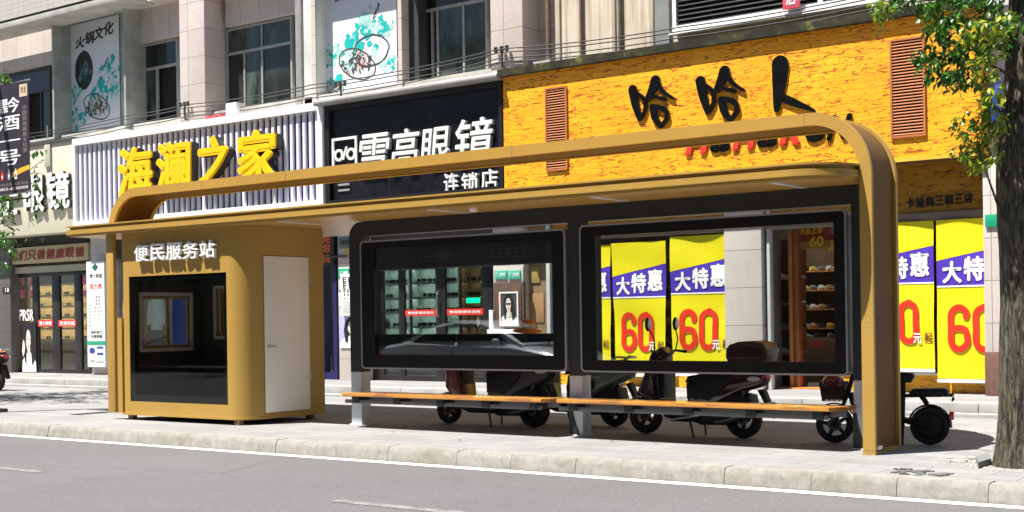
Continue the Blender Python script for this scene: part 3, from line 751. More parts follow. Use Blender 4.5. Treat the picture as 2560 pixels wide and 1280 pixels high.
mb = MB(); ring(mb, rrect(x0, x1, z0, z0+3, .004, 2), rrect(x0+.07, x1-.07, z0+.10, z0+2.9, .003, 2), 20.22, 20.36)
xm = pt(2052, 20, 20.25).x; mb.box(xm-.04, xm+.04, 20.225, 20.355, z0+.10, z0+2.9); mb.box(x0-.05, x1+.05, 20.16, 20.3, z0-.05, z0-.002)
wn = obj('louvre_window', mb, WHITE, bo_, ang=40)
mb = MB()
for i in range(34): mb.prism([(20.25, z0+.11+i*.082), (20.30, z0+.11+i*.082+.05), (20.305, z0+.11+i*.082+.045), (20.255, z0+.11+i*.082-.005)], x0+.072, x1-.072, 'x')
obj('louvres', mb, M('dark_louvre', (.035, .037, .042), .35, .4), wn)
obj('pane', MB().box(x0+.06, x1-.06, 20.31, 20.33, z0+.09, z0+2.91), PANED, wn)
rs = pt(1958, 25, 20.15)
rg = thing('red_cloth_sign', 'small pink and red sign at the window sill above the orange shop sign', 'sign', (rs.x, 20.15, rs.z))
a, b, c, d = rect(1956, -30, 1999, 18, 20.12)
obj('board', MB().box(a, b, 20.12, 20.15, c, d, .006), M('pink_sign', (.72, .08, .14), .6), rg)
words(rg, '居', a+.06, b-.06, c+.06, d-.05, 20.119, WHT, .004, .02)

# ------------------------------------------------------------------ ground-floor piers between the shops
def pier(xa, xb, Y, ytop, m=PIERST, z0=.18, ztop=3.65, yb=20.6, parent=bl, name='pier'):
    a, b = pt(xa, ytop, Y).x, pt(xb, ytop, Y).x
    return obj(name, MB().box(a, b, Y, yb, z0, ztop, .008), m, parent), a, b
pier(-60, 27, 20.0, 800, m_tile('grey_granite', (.115, .105, .10), (.13, .12, .115), (.05, .05, .05), 2., .62, 0., .4)); pier(229, 272, 20.0, 800)
pier(847, 912, 20.0, 800); 
pier(1234, 1311, 20.0, 750); pier(1311, 1366, 20.15, 750, m_tile('tan_stone', (.30, .20, .12), (.33, .22, .13), (.15, .1, .06), 2., .62, 0., .2))
pier(1812, 1905, 19.90, 750, parent=bo_); pier(2460, 2600, 19.70, 700, parent=bo_)
obj('pier_base', MB().box(pt(2459, 700, 19.69).x, pt(2600, 700, 19.69).x, 19.685, 20.5, .18, pt(2462, 880, 19.69).z, .006), GRANR, bo_)
pier(1905, 1917, 20.05, 750, M('grey_side_stone', (.16, .14, .13), .6), parent=bo_)
for a, b in ((1366, 1375), (1918, 1926)):
    pier(a, b, 19.98, 750, M('white_shutter_guide', (.62, .63, .63), .45, .2), parent=bo_, name='shutter_guide', yb=20.10)
# dark interiors: back walls, ceilings, side walls
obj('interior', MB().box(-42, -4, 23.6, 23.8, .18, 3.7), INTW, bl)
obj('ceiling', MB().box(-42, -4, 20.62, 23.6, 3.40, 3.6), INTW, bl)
for a, b in ((-42, XB-.002), (XB+.002, -1)):
    obj('lintel', MB().box(a, b, 20.22, 20.6, 3.0 if a < -20 else 2.86, 3.7), M('lintel_dark', (.06, .05, .045), .7), bl if a < -20 else bo_)

# ------------------------------------------------------------------ shop signs
# cream sign, far left
sg = thing('shop_sign', 'cream signboard with white faced raised characters, leftmost on the street front', 'shop sign', (-30, 19.6, 3.7))
x1 = pt(186, 400, 19.62).x
obj('board', MB().box(-38, x1, 19.62, 20.1, 3.68, 5.90, .01), M('cream_board', (.66, .62, .47), .5, 0., .04, 1.), sg)
obj('cap', MB().box(-38, x1+.01, 19.58, 20.12, 5.90, 5.97), M('dark_sign_cap', (.06, .055, .05), .6), sg)
for ch, bx in (('镜', (113, 432, 172, 520)), ('眼', (57, 442, 108, 530)), ('士', (-10, 455, 44, 535))):
    a, b, c, d = rect(*bx, 19.5)
    o = words(sg, ch, a, b, c, d, 19.53, WHITE, .012, .022, .0, name='character'); words(o, ch, a, b, c, d, 19.615, M('letter_side', (.05, .05, .055), .5), .083, .02, name='side')
mb = MB(); q = pt(119, 390, 19.6); mb.box(q.x-.1, q.x+.14, 19.57, 19.62, q.z-.28, q.z+.28, .01); mb.tube([(q.x+.02, 19.6, q.z+.28), (q.x+.0, 19.6, q.z+.75)], .012, 6)
obj('switch_box', mb, M('beige_box', (.45, .43, .35), .6), sg)
# white and blue slatted sign
sg = thing('shop_sign', 'white framed sign of blue and white slats with yellow characters, above the kiosk', 'shop sign', (-23.6, 19.6, 3.8))
a, b, z0, z1 = rect(186, 347, 806, 262, 19.6); b = pt(812, 400, 19.6).x; z0, z1 = 3.80, 5.90
ring(mb := MB(), rrect(a, b, z0, z1, .01, 2), rrect(a+.10, b-.13, z0+.1, z1-.16, .005, 2), 19.53, 20.1); obj('frame', mb, WHITE, sg, ang=40)
obj('backing', MB().box(a+.13, b-.15, 19.80, 19.98, z0+.09, z1-.15), M('blue_backing', (.05, .035, .40), .5, 0., .15), sg)
SLW = M('slat_white', (.70, .70, .74), .4, 0., .05)
nsl = 44; st = (b-a-.25)/nsl
for i in range(nsl):
    xx = a+.11+st*(i+.5); mb = MB()
    mb.prism([(xx-.05, 19.655), (xx-.05, 19.62), (xx-.035, 19.605), (xx+.035, 19.605), (xx+.05, 19.62), (xx+.05, 19.655)], z0+.09, z1-.15, 'z')
    obj('slat', mb, SLW, sg, ang=50)
for ch, x0p, x1p in (('海', 292, 383), ('澜', 388, 478), ('之', 488, 580), ('家', 590, 695)):
    xa, xb = pt(x0p, 430, 19.4).x, pt(x1p, 430, 19.4).x
    o = words(sg, ch, xa+.02, xb-.02, 4.30, 5.48, 19.44, YEL, .05, .036, .03, name='character')
    words(o, ch, xa+.04, xb, 4.29, 5.47, 19.62, M('letter_side', (.05, .05, .055), .5), .178, .036, .03, name='side')
# black sign
sg = thing('shop_sign', 'black signboard with white characters and a square spectacles emblem', 'shop sign', (-17, 19.6, 3.8))
a, b = pt(813, 350, 19.6).x, pt(1257, 320, 19.6).x; z0, z1 = 3.80, 5.78
obj('board', MB().box(a+.01, b, 19.66, 20.1, z0, z1), M('black_board', (.008, .008, .012), .3, 0., .4, 1.5), sg)
ring(mb := MB(), rrect(a+.01, b, z0, z1, .004, 2), rrect(a+.12, b-.08, z0+.06, z1-.08, .004, 2), 19.58, 19.66); obj('frame', mb, M('black_frame', (.014, .014, .017), .35), sg, ang=40)
for xx in (a+1.68, a+3.1): obj('board_seam', MB().box(xx-.004, xx+.004, 19.657, 19.662, z0+.06, z1-.08), M('seam', (.03, .03, .035), .4), sg)
GREY = M('grey_awning', (.30, .30, .29), .5, .2, .15, 2.)
mb = MB().prism([(19.40, z1+.05), (19.42, z1+.02), (19.6, z1+.02), (20.14, z1+.02), (20.14, z1+.16), (19.43, z1+.14), (19.40, z1+.10)], a-.13, b+.02, 'x'); obj('awning', mb, GREY, sg, ang=40)
for ch, bx in (('雪', (893, 338, 968, 418)), ('亮', (975, 325, 1042, 412)), ('眼', (1050, 322, 1120, 398)), ('镜', (1132, 300, 1228, 392)), ('连', (1105, 434, 1143, 482)), ('锁', (1149, 433, 1192, 480)), ('店', (1198, 424, 1241, 474))):
    xa, xb, za, zb = rect(*bx, 19.55)
    big = bx[1] < 420
    o = words(sg, ch, xa, xb, za-(.12 if big else 0), zb, 19.60, WHITE, .012, .011, .12 if big else 0, name='character'); words(o, ch, xa+.012, xb+.012, za-(.12 if big else 0)-.01, zb-.01, 19.658, M('pale_letter_side', (.35, .36, .37), .5), .057, .011, .12 if big else 0, name='side')
xa, xb, za, zb = rect(829, 347, 892, 415, 19.6); mb = MB()
ring(mb, rrect(xa, xb, za, zb, .005, 2), rrect(xa+.05, xb-.05, za+.05, zb-.05, .004, 2), 19.6, 19.64)
cxm, czm = (xa+xb)/2, za+.26
for s in (-1, 1): ring(mb, arc(cxm+s*.17, czm, .125, 0, 360, 20)[:-1], arc(cxm+s*.17, czm, .075, 0, 360, 20)[:-1], 19.61, 19.64)
mb.prism([(cxm-.07, czm-.1), (cxm-.03, czm-.1), (cxm+.07, czm+.16), (cxm+.03, czm+.16)], 19.61, 19.64)
obj('emblem', mb, WHITE, sg, ang=40)
mb = MB()
for k in (0, 1):
    q = pt(848, 463+k*14, 19.65); mb.box(q.x-.02, q.x+.30, 19.635, 19.657, q.z-.022, q.z+.022, .006)
obj('vent_slot', mb, GREY, sg)
# orange timber sign
sg = thing('shop_sign', 'large orange timber clad sign with black brush characters and two louvred vents', 'shop sign', (-11, 19.6, 3.7))
a, b = pt(1259, 320, 19.6).x, pt(2450, 200, 19.6).x; z0, z1 = 3.70, 5.86
obj('board', MB().box(a, b, 19.6, 20.15, z0, z1), PLANK, sg)
obj('underside', MB().box(a+.01, b-.01, 19.615, 20.14, z0-.012, z0-.002), M('sign_underside', (.10, .05, .02), .7), sg)
obj('edge_trim', MB().box(a-.0, b+.0, 19.585, 19.598, z0-.02, z0+.028), M('edge_trim', (.70, .45, .05), .4), sg)
MOSS = N('mossy_cap'); v = MOSS.co(); MOSS.base(MOSS.ramp(MOSS.noise(v, 3.2, 5, .7), [(.45, (.018, .016, .01)), (.6, (.05, .05, .018)), (.68, (.16, .19, .04))])); MOSS.p.inputs['Roughness'].default_value = .9
mb = MB().prism([(19.50, z1-.01), (19.52, z1-.02), (20.2, z1-.002), (20.2, z1+.16), (19.49, z1+.12)], a-.05, b+.04, 'x'); obj('cap', mb, MOSS.m, sg, ang=40)
VW = M('vent_timber', (.46, .155, .055), .5, 0., .1)
for bx in ((1364, 222, 1421, 428), (2225, 97, 2316, 340)):
    xa, xb, za, zb = rect(*bx, 19.6)
    zb, za = (5.53, 4.04)
    ring(mb := MB(), rrect(xa, xb, za, zb, .004, 2), rrect(xa+.03, xb-.03, za+.03, zb-.03, .003, 2), 19.565, 19.598); o = obj('vent', mb, VW, sg, ang=40)
    obj('vent_backing', MB().box(xa+.03, xb-.03, 19.594, 19.598, za+.03, zb-.03), M('vent_dark', (.02, .01, .006), .8), o)
    mb = MB(); z = za+.04
    while z < zb-.05: mb.prism([(19.572, z), (19.592, z+.022), (19.592, z+.028), (19.572, z+.010)], xa+.03, xb-.03, 'x'); z += .046
    obj('vent_slats', mb, VW, o)
BRUSH = M('gloss_black_letter', (.006, .006, .007), .16, 0., .2, spec=.6)
def tr(p, dx=0, dy=0, k=1., o=(705, 395)):
    x, y = o[0]+(p[0]-o[0])*k+dx, o[1]+(p[1]-o[1])*k+dy
    q = pt(1280+x/2, y/2, 19.5); return (q.x, q.z)
HA = [([(592, 446), (606, 520), (628, 590)], [46, 40, 26]), ([(600, 452), (648, 492), (654, 545), (634, 588)], [12, 20, 20, 18]),
      ([(706, 400), (692, 440), (664, 492)], [50, 44, 20]), ([(716, 402), (742, 452), (798, 490)], [26, 20, 11]),
      ([(668, 497), (700, 482), (752, 494)], [14, 16, 20]), ([(692, 535), (704, 585), (732, 628)], [32, 34, 22]),
      ([(700, 530), (752, 545), (766, 580), (738, 628)], [22, 24, 22, 18])]
def brush(strokes, **k):
    mb = MB()
    for i, (ps, ws) in enumerate(strokes):
        ribbon(mb, [tr(p, **k) for p in ps], [w/2*.0073*k.get('k', 1) for w in ws], 19.598, .034+.0015*i)
    return obj('character', mb, BRUSH, sg, ang=45)
brush(HA); brush(HA, dx=346, dy=-46, k=1.06)
brush([([(1330, 318), (1326, 400), (1312, 545)], [78, 66, 24]), ([(1326, 478), (1396, 508), (1500, 550)], [36, 36, 12])])
for i, (ch, m) in enumerate(zip('HaHaReN', (REDP, BRUSH, REDP, BRUSH, REDP, BRUSH, BRUSH))):
    xa, xb, za, zb = rect(1716+i*59, 330-i*7, 1768+i*59, 384-i*6.2, 19.55)
    words(sg, ch, xa, xb, za, zb, 19.598, m, .03, .04, .25, name='character')
# timber band under the orange sign with small black characters
sg = thing('fascia_board', 'brown timber fascia with small black characters, under the orange sign right of the column', 'fascia', (-8, 20, 2.9))
obj('board', MB().box(XB+.05, pt(2462, 500, 20.0).x-.005, 20.02, 20.2, 2.93, 3.69), PLANKB, sg)
obj('shutter_box', MB().box(XB+.05, pt(2462, 500, 20.0).x-.006, 19.97, 20.2, 2.80, 2.925, .01), M('shutter_box', (.22, .17, .13), .5, .2), sg)
mb = MB()
for i, ch in enumerate('卡迪高三穗三店'):
    xa, xb = 2264+i*24.2, 2286+i*24.2
    A, B, C_, D_ = rect(xa, 498+8-i*2.2-10, xb, 520-i*2.2, 20.0); put_text(mb, ch, A, B, C_, D_, 20.02, .02, .03)
obj('lettering', mb, INK, sg, smooth=False)

# ------------------------------------------------------------------ shopfront doors, displays, posters
DOORF = M('door_frame_dark', (.018, .017, .018), .4, .1, .25, 5.); CREAMF = M('cream_frame', (.36, .35, .27), .5)
def doorset(label, px, Y, stiles, top, bot, frame=None, fm=DOORF, cat='shop door', rails=()):
    """glazed doors between photo x positions"""
    x0 = pt(px[0], 800, Y).x; x1 = pt(px[1], 800, Y).x
    t = thing('shop_door', label, cat, ((x0+x1)/2, Y, .18))
    z0, z1 = .185, top
    for i, (a, b) in enumerate(stiles):
        xa, xb = pt(a, 800, Y).x, pt(b, 800, Y).x
        obj('stile', MB().box(xa, xb, Y-.03, Y+.04, z0, z1, .006), fm, t)
    mb = MB().box(x0, x1, Y-.025, Y+.035, z1, z1+.09, .005); obj('head_rail', mb, fm, t)
    obj('bottom_rail', MB().box(x0, x1, Y-.024, Y+.034, z0, z0+.10, .004), fm, t)
    for zr in rails: obj('mid_rail', MB().box(x0, x1, Y-.02, Y+.03, zr, zr+.07), fm, t)
    for (a, b), (c, d) in zip(stiles, stiles[1:]):
        obj('glass', MB().box(pt(b, 800, Y).x-.005, pt(c, 800, Y).x+.005, Y, Y+.008, z0+.1, z1), GLS, t)
    return t
LAMPW = EM('warm_shelf_lamp', (1., .80, .48), 8.); LAMPC = EM('cool_shelf_lamp', (.88, 1., .94), 11.)
def shelf(label, x0, x1, y, z0, z1, rows, m, lamp, cat='display shelf'):
    t = thing('display_shelf', label, cat, ((x0+x1)/2, y, .18))
    obj('back', MB().box(x0, x1, y+.26, y+.28, .2, z1), m, t)
    for s in (x0, x1-.03): obj('side', MB().box(s, s+.03, y, y+.26, .2, z1), m, t)
    zs = [z0+(z1-z0)*i/rows for i in range(rows+1)]
    for z in zs:
        obj('shelf_board', MB().box(x0+.03, x1-.03, y, y+.26, z-.012, z+.012).box(x0+.031, x1-.031, y-.012, y-.0005, z-.036, z+.0115), m, t)
        if z > z0: obj('lamp', MB().box(x0+.06, x1-.06, y+.02, y+.05, z-.028, z-.014), lamp, t)
    obj('cupboard', MB().box(x0+.03, x1-.03, y+.01, y+.26, .2, z0-.02), m, t)
    return zs
SG = M('dark_lens', (.008, .008, .009), .1, 0., .2)
def glasses_mesh():
    mb = MB()
    for s in (-1, 1): mb.prism(blob(s*.037, 0, .034, .026, 10, .06, 0, 3), -.006, .0)
    mb.box(-.012, .012, -.005, 0, .004, .010); mb.box(-.071, -.066, 0, .09, .008, .013); mb.box(.066, .071, 0, .09, .008, .013)
    return mb
g0 = None
def put_glasses(x, y, z, label, sc=1.5):
    global g0
    if g0 is None:
        g0 = tag(obj('sunglasses', glasses_mesh(), SG), label, 'sunglasses'); o = g0
    else:
        o = g0.copy(); COL.objects.link(o)
    o.location = (x, y, z+.026*sc); o.scale = (sc,)*3; o['label'] = label; o['group'] = 'sunglasses on the shop shelves'
# --- left optician's shop
d1 = doorset('black framed glass doors of the optician left of the kiosk, red strip across the panes', (36, 230), 20.25,
             ((36, 46), (84, 98), (133, 152), (189, 206), (222, 230)), 2.66, 0)
Yd = 20.25
for a, b in ((27, 36),): obj('jamb', MB().box(pt(a, 800, Yd).x, pt(b, 800, Yd).x, Yd-.1, Yd+.1, .18, 2.75), CREAMF, d1)
obj('transom', MB().box(pt(27, 700, Yd).x, pt(232, 700, Yd).x, Yd-.1, Yd+.1, 2.755, 2.92), CREAMF, d1)
for a, b, tx in ((95, 132, '博士眼镜'), (146, 190, '欢迎光临')):
    A, B, C_, D_ = rect(a, 800, b, 816, Yd-.04)
    s = obj('red_strip', MB().box(A, B, Yd-.04, Yd-.034, C_, D_), REDP, d1); words(s, tx, A+.05, B-.05, C_+.03, D_-.03, Yd-.0405, WHT, .002, .02)
for tx, bx, m in (('专', (52, 693, 62, 715), PINK), ('业', (73, 693, 84, 715), PINK), ('配', (51, 724, 62, 746), PINK), ('镜', (73, 724, 84, 746), PINK), ('验', (206, 690, 217, 712), PINK), ('光', (206, 722, 217, 745), PINK), ('多', (107, 672, 124, 690), REDP)):
    words(d1, tx, *rect(*bx, Yd-.005), Yd-.004, m, .002, .03)
for a in (110, 135):
    q = pt(a, 880, Yd-.06); obj('pull_handle', MB().tube([(q.x, q.y, q.z-.14), (q.x, q.y-.02, q.z-.12), (q.x, q.y-.02, q.z+.12), (q.x, q.y, q.z+.14)], .014, 8), DKST, d1)
xa, xb = pt(88, 800, 21.4).x, pt(262, 800, 21.4).x
zs = shelf('cream lit display shelves of sunglasses inside the left optician', xa-.3, xb, 21.3, 1.02, 2.5, 5, M('cream_shelf', (.50, .42, .26), .6), LAMPW)
for i, z in enumerate(zs[:-1]):
    for k in range(6):
        if (i*7+k*3) % 4: put_glasses(xa+.25+k*.42+(i % 2)*.1, 21.36, z+.012, 'pair of dark sunglasses on the cream shelves of the left optician')
def portrait(t, x0, x1, z0, z1, Y, bgm, hand=False, flip=1, shade=False):
    """printed portrait of a dark haired woman in white"""
    W, H = x1-x0, z1-z0
    def q(P): return [((x0+(.5+flip*(u-.5))*W), z0+v*H) for u, v in P]
    obj('sheet', MB().box(x0, x1, Y-.002, Y+.004, z0, z1), bgm, t)
    obj('shirt', MB().flat(q([(.02, .0), (.05, .22), (.30, .36), (.52, .42), (.75, .34), (.97, .20), (1., 0)]), Y-.004), WHT, t)
    obj('hair', MB().flat(q([(.22, .20), (.16, .55), (.22, .82), (.38, .96), (.58, .97), (.76, .84), (.84, .55), (.90, .22), (.72, .12), (.66, .40), (.34, .38), (.32, .14)]), Y-.0065), INK, t)
    SK = M('printed_skin', (.74, .62, .56), .6, 0., .05)
    obj('neck', MB().flat(q([(.40, .30), (.42, .52), (.60, .52), (.60, .28), (.5, .22)]), Y-.009), SK, t)
    obj('face', MB().flat(q([(.34, .70), (.33, .58), (.40, .46), (.48, .42), (.56, .46), (.64, .58), (.64, .72), (.58, .82), (.46, .86), (.38, .80)]), Y-.0115), SK, t)
    mb = MB()
    if shade: mb.flat(q([(.35, .69), (.36, .63), (.44, .62), (.48, .66), (.53, .62), (.61, .63), (.63, .69)]), Y-.014)
    else:
        for u in (.42, .56):
            mb.flat(q([(u-.045, .66), (u, .645), (u+.045, .66), (u, .675)]), Y-.014); mb.flat(q([(u-.05, .70), (u, .708), (u+.05, .70), (u, .718)]), Y-.014)
    mb.flat(q([(.485, .60), (.47, .56), (.50, .555)]), Y-.0138)
    obj('features', mb, INK, t)
    obj('lips', MB().flat(q([(.445, .515), (.49, .53), (.535, .515), (.49, .495)]), Y-.0142), REDP, t)
    if hand: obj('hand', MB().flat(q([(.05, .42), (.10, .60), (.17, .66), (.24, .58), (.27, .50), (.22, .38), (.12, .30)]), Y-.016), SK, t)
A, B, C_, D_ = rect(50, 770, 88, 930, Yd-.1)
po = thing('portrait_poster', 'tall poster of a woman, hand to chin, in the left optician door', 'poster', ((A+B)/2, Yd, C_))
portrait(po, A, B, C_, C_+1.28, Yd-.06, INK, True)
words(po, 'PRSR', A-.1, B-.1, C_+1.32, C_+1.62, Yd-.055, WHT, .003, .02)
A, B, C_, D_ = rect(25, 608, 222, 655, 20.08)
st = thing('strip_sign', 'cream strip sign with dark red characters over the left optician doors', 'sign', ((A+B)/2, 20.1, C_))
obj('board', MB().box(pt(4, 620, 20.1).x, B, 20.06, 20.19, 3.0, 3.42, .006), M('aged_cream_board', (.50, .42, .25), .6, 0., .1, 1.5), st)
words(st, '我们只做健康眼镜', pt(22, 620, 20.05).x, pt(211, 620, 20.05).x, 3.08, 3.34, 20.059, DRED, .012, .03, .15, per=True)
# eye-test board
A, B, C_, D_ = rect(219, 655, 267, 918, 19.9)
eb = thing('eye_chart_board', 'tall white eye test board on the stone pier left of the kiosk', 'board', ((A+B)/2, 19.9, C_))
obj('board', MB().box(A, B, 19.86, 19.99, C_, D_, .008), M('white_board', (.80, .80, .80), .45, 0., .02), eb)
W, H = B-A, D_-C_; Yb = 19.859
def at_(u, v): return A+u*W, C_+v*H
mb = MB(); x, z = at_(.5, .945); mb.flat([(x-.13, z), (x, z-.10), (x+.13, z), (x, z+.10)], Yb); obj('emblem', mb, M('deep_green_print', (.01, .12, .08), .5), eb)
mb = MB(); put_text(mb, '博士眼镜', *[at_(.18, 0)[0], at_(.88, 0)[0]], at_(0, .84)[1], at_(0, .885)[1], Yb, .002, .01); put_text(mb, '保护视力', at_(.22, 0)[0], at_(.85, 0)[0], at_(0, .315)[1], at_(0, .345)[1], Yb, .002, .01); put_text(mb, '关爱眼睛', at_(.22, 0)[0], at_(.85, 0)[0], at_(0, .275)[1], at_(0, .305)[1], Yb, .002, .01)
for r in range(8):
    s = .028*(1-r*.085)
    for c_ in range(2 if r < 3 else 3):
        x, z = at_(.56+c_*.15-(.06 if r > 2 else 0), .665-r*.034); put_text(mb, 'E', x-s, x+s, z-s*.9, z+s*.9, Yb, .002, .02)
    x, z = at_(.14, .62-r*.032); put_text(mb, '4.%d' % (r+1), x-.03, x+.07, z-.02, z+.02, Yb, .002)
obj('lettering', mb, INK, eb, smooth=False)
words(eb, '视力表', at_(.18, 0)[0], at_(.88, 0)[0], at_(0, .735)[1], at_(0, .79)[1], Yb, REDP, .002, .02)
x, z = at_(.5, .228); obj('green_band', MB().box(A-.02, B+.02, Yb-.004, Yb, z-.045, z+.045), GREENP, eb)
mb = MB(); x, z = at_(.27, .155); mb.prism(blob(x, z, .11, .075, 16, .02), Yb-.002, Yb); x, z = at_(.72, .155); mb.box(x-.12, x+.12, Yb-.002, Yb, z-.1, z-.05); mb.box(x-.12, x+.12, Yb-.002, Yb, z+.05, z+.1)
obj('blue_emblem', mb, M('blue_print', (.02, .05, .34), .5), eb)
mb = MB(); put_text(mb, 'Optical', at_(.12, 0)[0], at_(.42, 0)[0], at_(0, .045)[1], at_(0, .07)[1], Yb, .002); put_text(mb, 'Lenses', at_(.52, 0)[0], at_(.9, 0)[0], at_(0, .042)[1], at_(0, .064)[1], Yb, .002); obj('small_print', mb, M('grey_print', (.25, .26, .3), .6), eb, smooth=False)
q = pt(17, 723, 19.98)
hp = thing('house_number_plate', 'small dark plate with pale figures on the grey pier at far left', 'plate', (q.x, 19.98, q.z))
A, B, C_, D_ = rect(6, 718, 24, 732, 19.98); obj('plate', MB().box(A, B, 19.985, 19.998, C_, D_), INK, hp); words(hp, '18', A+.12, B-.03, C_+.02, D_-.02, 19.984, WHT, .002)
# --- the doorway and pier between kiosk and panels
A, B = pt(770, 800, 20.2).x, pt(846, 800, 20.2).x
dw = thing('blue_doorway', 'dark blue framed doorway with red upright characters, between kiosk and display panel', 'doorway', ((A+B)/2, 20.2, .18))
NAVY = M('navy_frame', (.012, .014, .09), .4, 0., .15)
for a, b in ((800, 812), (837, 846)): obj('jamb', MB().box(pt(a, 800, 20.15).x, pt(b, 800, 20.15).x, 20.1, 20.3, .18, 3.6), NAVY, dw)
obj('threshold', MB().box(pt(640, 800, 20.15).x, B, 20.12, 20.28, .18, .33), NAVY, dw)
obj('head', MB().box(pt(640, 800, 20.15).x, B, 20.1, 20.3, 3.2, 3.7), NAVY, dw)
obj('glass', MB().box(A-2, B-.2, 20.2, 20.208, .33, 3.2), GLS, dw)
x0, x1 = pt(805, 610, 20.02).x, pt(826, 610, 20.02).x
hb = thing('hanging_sign', 'narrow black sign with orange red upright characters beside the kiosk top', 'sign', ((x0+x1)/2, 20.0, 2.7))
obj('board', MB().box(x0-.25, x1+.1, 20.02, 20.06, 2.55, 3.55), INK, hb); col_words(hb, '雪亮眼镜', x0, x1, 3.42, .205, 20.019, M('orange_red_print', (.62, .10, .03), .5), bold=.02)
PA = 19.995
A, B, C_, D_ = rect(854, 686, 916, 789, PA-.06)
ec = thing('eye_chart_light_box', 'white eye chart light box with red and green squares left of the panels', 'eye chart', ((A+B)/2, PA, C_))
obj('box', MB().box(A, B, PA-.10, PA, C_, D_, .01), WHITE, ec); W, H = B-A, D_-C_; Yb = PA-.101
mb = MB()
for r in range(6):
    s = .055*(1-r*.15)
    for c_ in range(2 if r < 3 else 3): x, z = A+W*(.17+c_*(.24 if r < 3 else .15)), C_+H*(.87-r*.09); put_text(mb, 'E', x-s, x+s, z-s, z+s, Yb, .002, .02)
mb.box(A+.7*W, A+.98*W, Yb-.002, Yb, C_+.52*H, C_+.66*H)
for v in (.38, .17): ring(mb, arc(A+.85*W, C_+v*H, .115, 0, 360, 18)[:-1], arc(A+.85*W, C_+v*H, .095, 0, 360, 18)[:-1], Yb-.002, Yb)
for r in range(8): mb.box(A+.08*W, A+.5*W, Yb-.001, Yb, C_+H*(.32-r*.035), C_+H*(.324-r*.035))
obj('lettering', mb, INK, ec, smooth=False)
obj('red_square', MB().box(A+.66*W, A+.82*W, Yb-.002, Yb, C_+.76*H, C_+.90*H), REDP, ec); obj('green_square', MB().box(A+.825*W, A+.98*W, Yb-.002, Yb, C_+.76*H, C_+.90*H), GREENP, ec)
def plate(name, label, px, Y, m, th=.02, txt=None, tm=WHT, cat='plate', grp=None):
    A, B, C_, D_ = rect(*px, Y); t = thing(name, label, cat, ((A+B)/2, Y, C_), grp)
    obj('plate', MB().box(A, B, Y-th, Y, C_, D_, .004), m, t)
    if txt: words(t, txt, A+(B-A)*.1, B-(B-A)*.1, C_+(D_-C_)*.3, D_-(D_-C_)*.25, Y-th-.0005, tm, .002, .015)
    return t
plate('green_plate', 'green plate with white characters at the top of the pier beside the kiosk', (847, 672, 874, 696), PA, GREENP, .02, '三穗')
plate('paper_notice', 'white paper notice on the pier edge below the green plate, beside the kiosk', (847, 725, 856, 766), PA, WHT, .006)
plate('wall_plaque', 'pale stone panel behind the green plate on the pier next to the kiosk', (847, 660, 914, 730), PA+.004, M('pale_panel', (.60, .54, .50), .6), .01)
plate('grey_notice', 'grey green notice strip high on the pier beside the kiosk', (847, 594, 914, 618), PA, M('grey_green_notice', (.13, .16, .14), .6), .02, '精准验光配镜', INK)
q = pt(876, 633, PA); tag(obj('wall_bracket', MB().tube([(q.x-.7, PA-.03, q.z-.05), (q.x-.1, PA-.03, q.z-.06), (q.x+.12, PA-.04, q.z-.09)], .022, 8).ball((q.x+.1, PA-.05, q.z-.08), .09, .05, .06, 1), DKST), 'rusty wall bracket on the pier above the eye chart light box', 'bracket')
q = pt(872, 634, PA); tag(obj('gold_ornament', MB().flat(blob(q.x, q.z+.05, .09, .13, 10, .3, 0, 5), PA, .01), M('gold_sticker', (.55, .42, .08), .4, .3)), 'small gold sticker on the pier above the wall bracket', 'sticker')
A, B, C_, D_ = rect(850, 790, 916, 870, PA)
po = thing('portrait_poster', 'poster of a long haired woman in pale blue under the eye chart box', 'poster', ((A+B)/2, PA, C_))
portrait(po, A, B, C_, D_, PA-.01, M('lilac_paper', (.42, .40, .66), .6))
# --- optician's shop behind the left display panel
d2 = doorset('dark framed optician doors behind the left display panel, red strips across the glass', (912, 1234), 20.25,
             ((912, 961), (999, 1013), (1092, 1116), (1209, 1234)), 2.62, 0)
for a, b, tx in ((1013, 1091, '雪亮眼镜连锁店'), (1117, 1208, '雪亮眼镜欢迎您')):
    A, B, C_, D_ = rect(a, 775-(a > 1100)*2.5, b, 789-(a > 1100)*2.5, Yd-.04)
    s = obj('red_strip', MB().box(A, B, Yd-.04, Yd-.034, C_, D_), REDP, d2); words(s, tx, A+.06, B-.06, C_+.035, D_-.035, Yd-.0405, WHT, .002, .03, per=True)
q = pt(1095, 760, Yd-.06); obj('pull_handle', MB().tube([(q.x, q.y, q.z-.25), (q.x, q.y-.03, q.z-.2), (q.x, q.y-.03, q.z+.2), (q.x, q.y, q.z+.25)], .016, 8), STEEL, d2)
MINT = M('mint_shelf', (.25, .30, .275), .5, 0., .06); BRN = M('brown_shelf', (.12, .085, .05), .6)
xs = [pt(p, 750, 21.6).x for p in (956, 1035, 1108, 1158, 1215)]
for i, (a, b) in enumerate(zip(xs, xs[1:])):
    zs = shelf(('tall mint lit display shelf at the left of the shop behind the left panel', 'second mint display shelf from the left behind the left panel', 'third mint display shelf, mostly behind the door stile of the left panel shop', 'brownish display shelf at the right end of the shop behind the left panel')[i],
               a+.02, b-.02, 21.5, .95, 2.5, 5, MINT if i < 3 else BRN, LAMPC if i < 3 else LAMPW)
    for j, z in enumerate(zs[1:-1]):
        for k in range(3):
            if (i+j*2+k) % 5: put_glasses(a+.25+k*(b-a-.4)/2.5, 21.55, z+.012, 'pair of dark sunglasses on the mint shelves behind the left display panel')
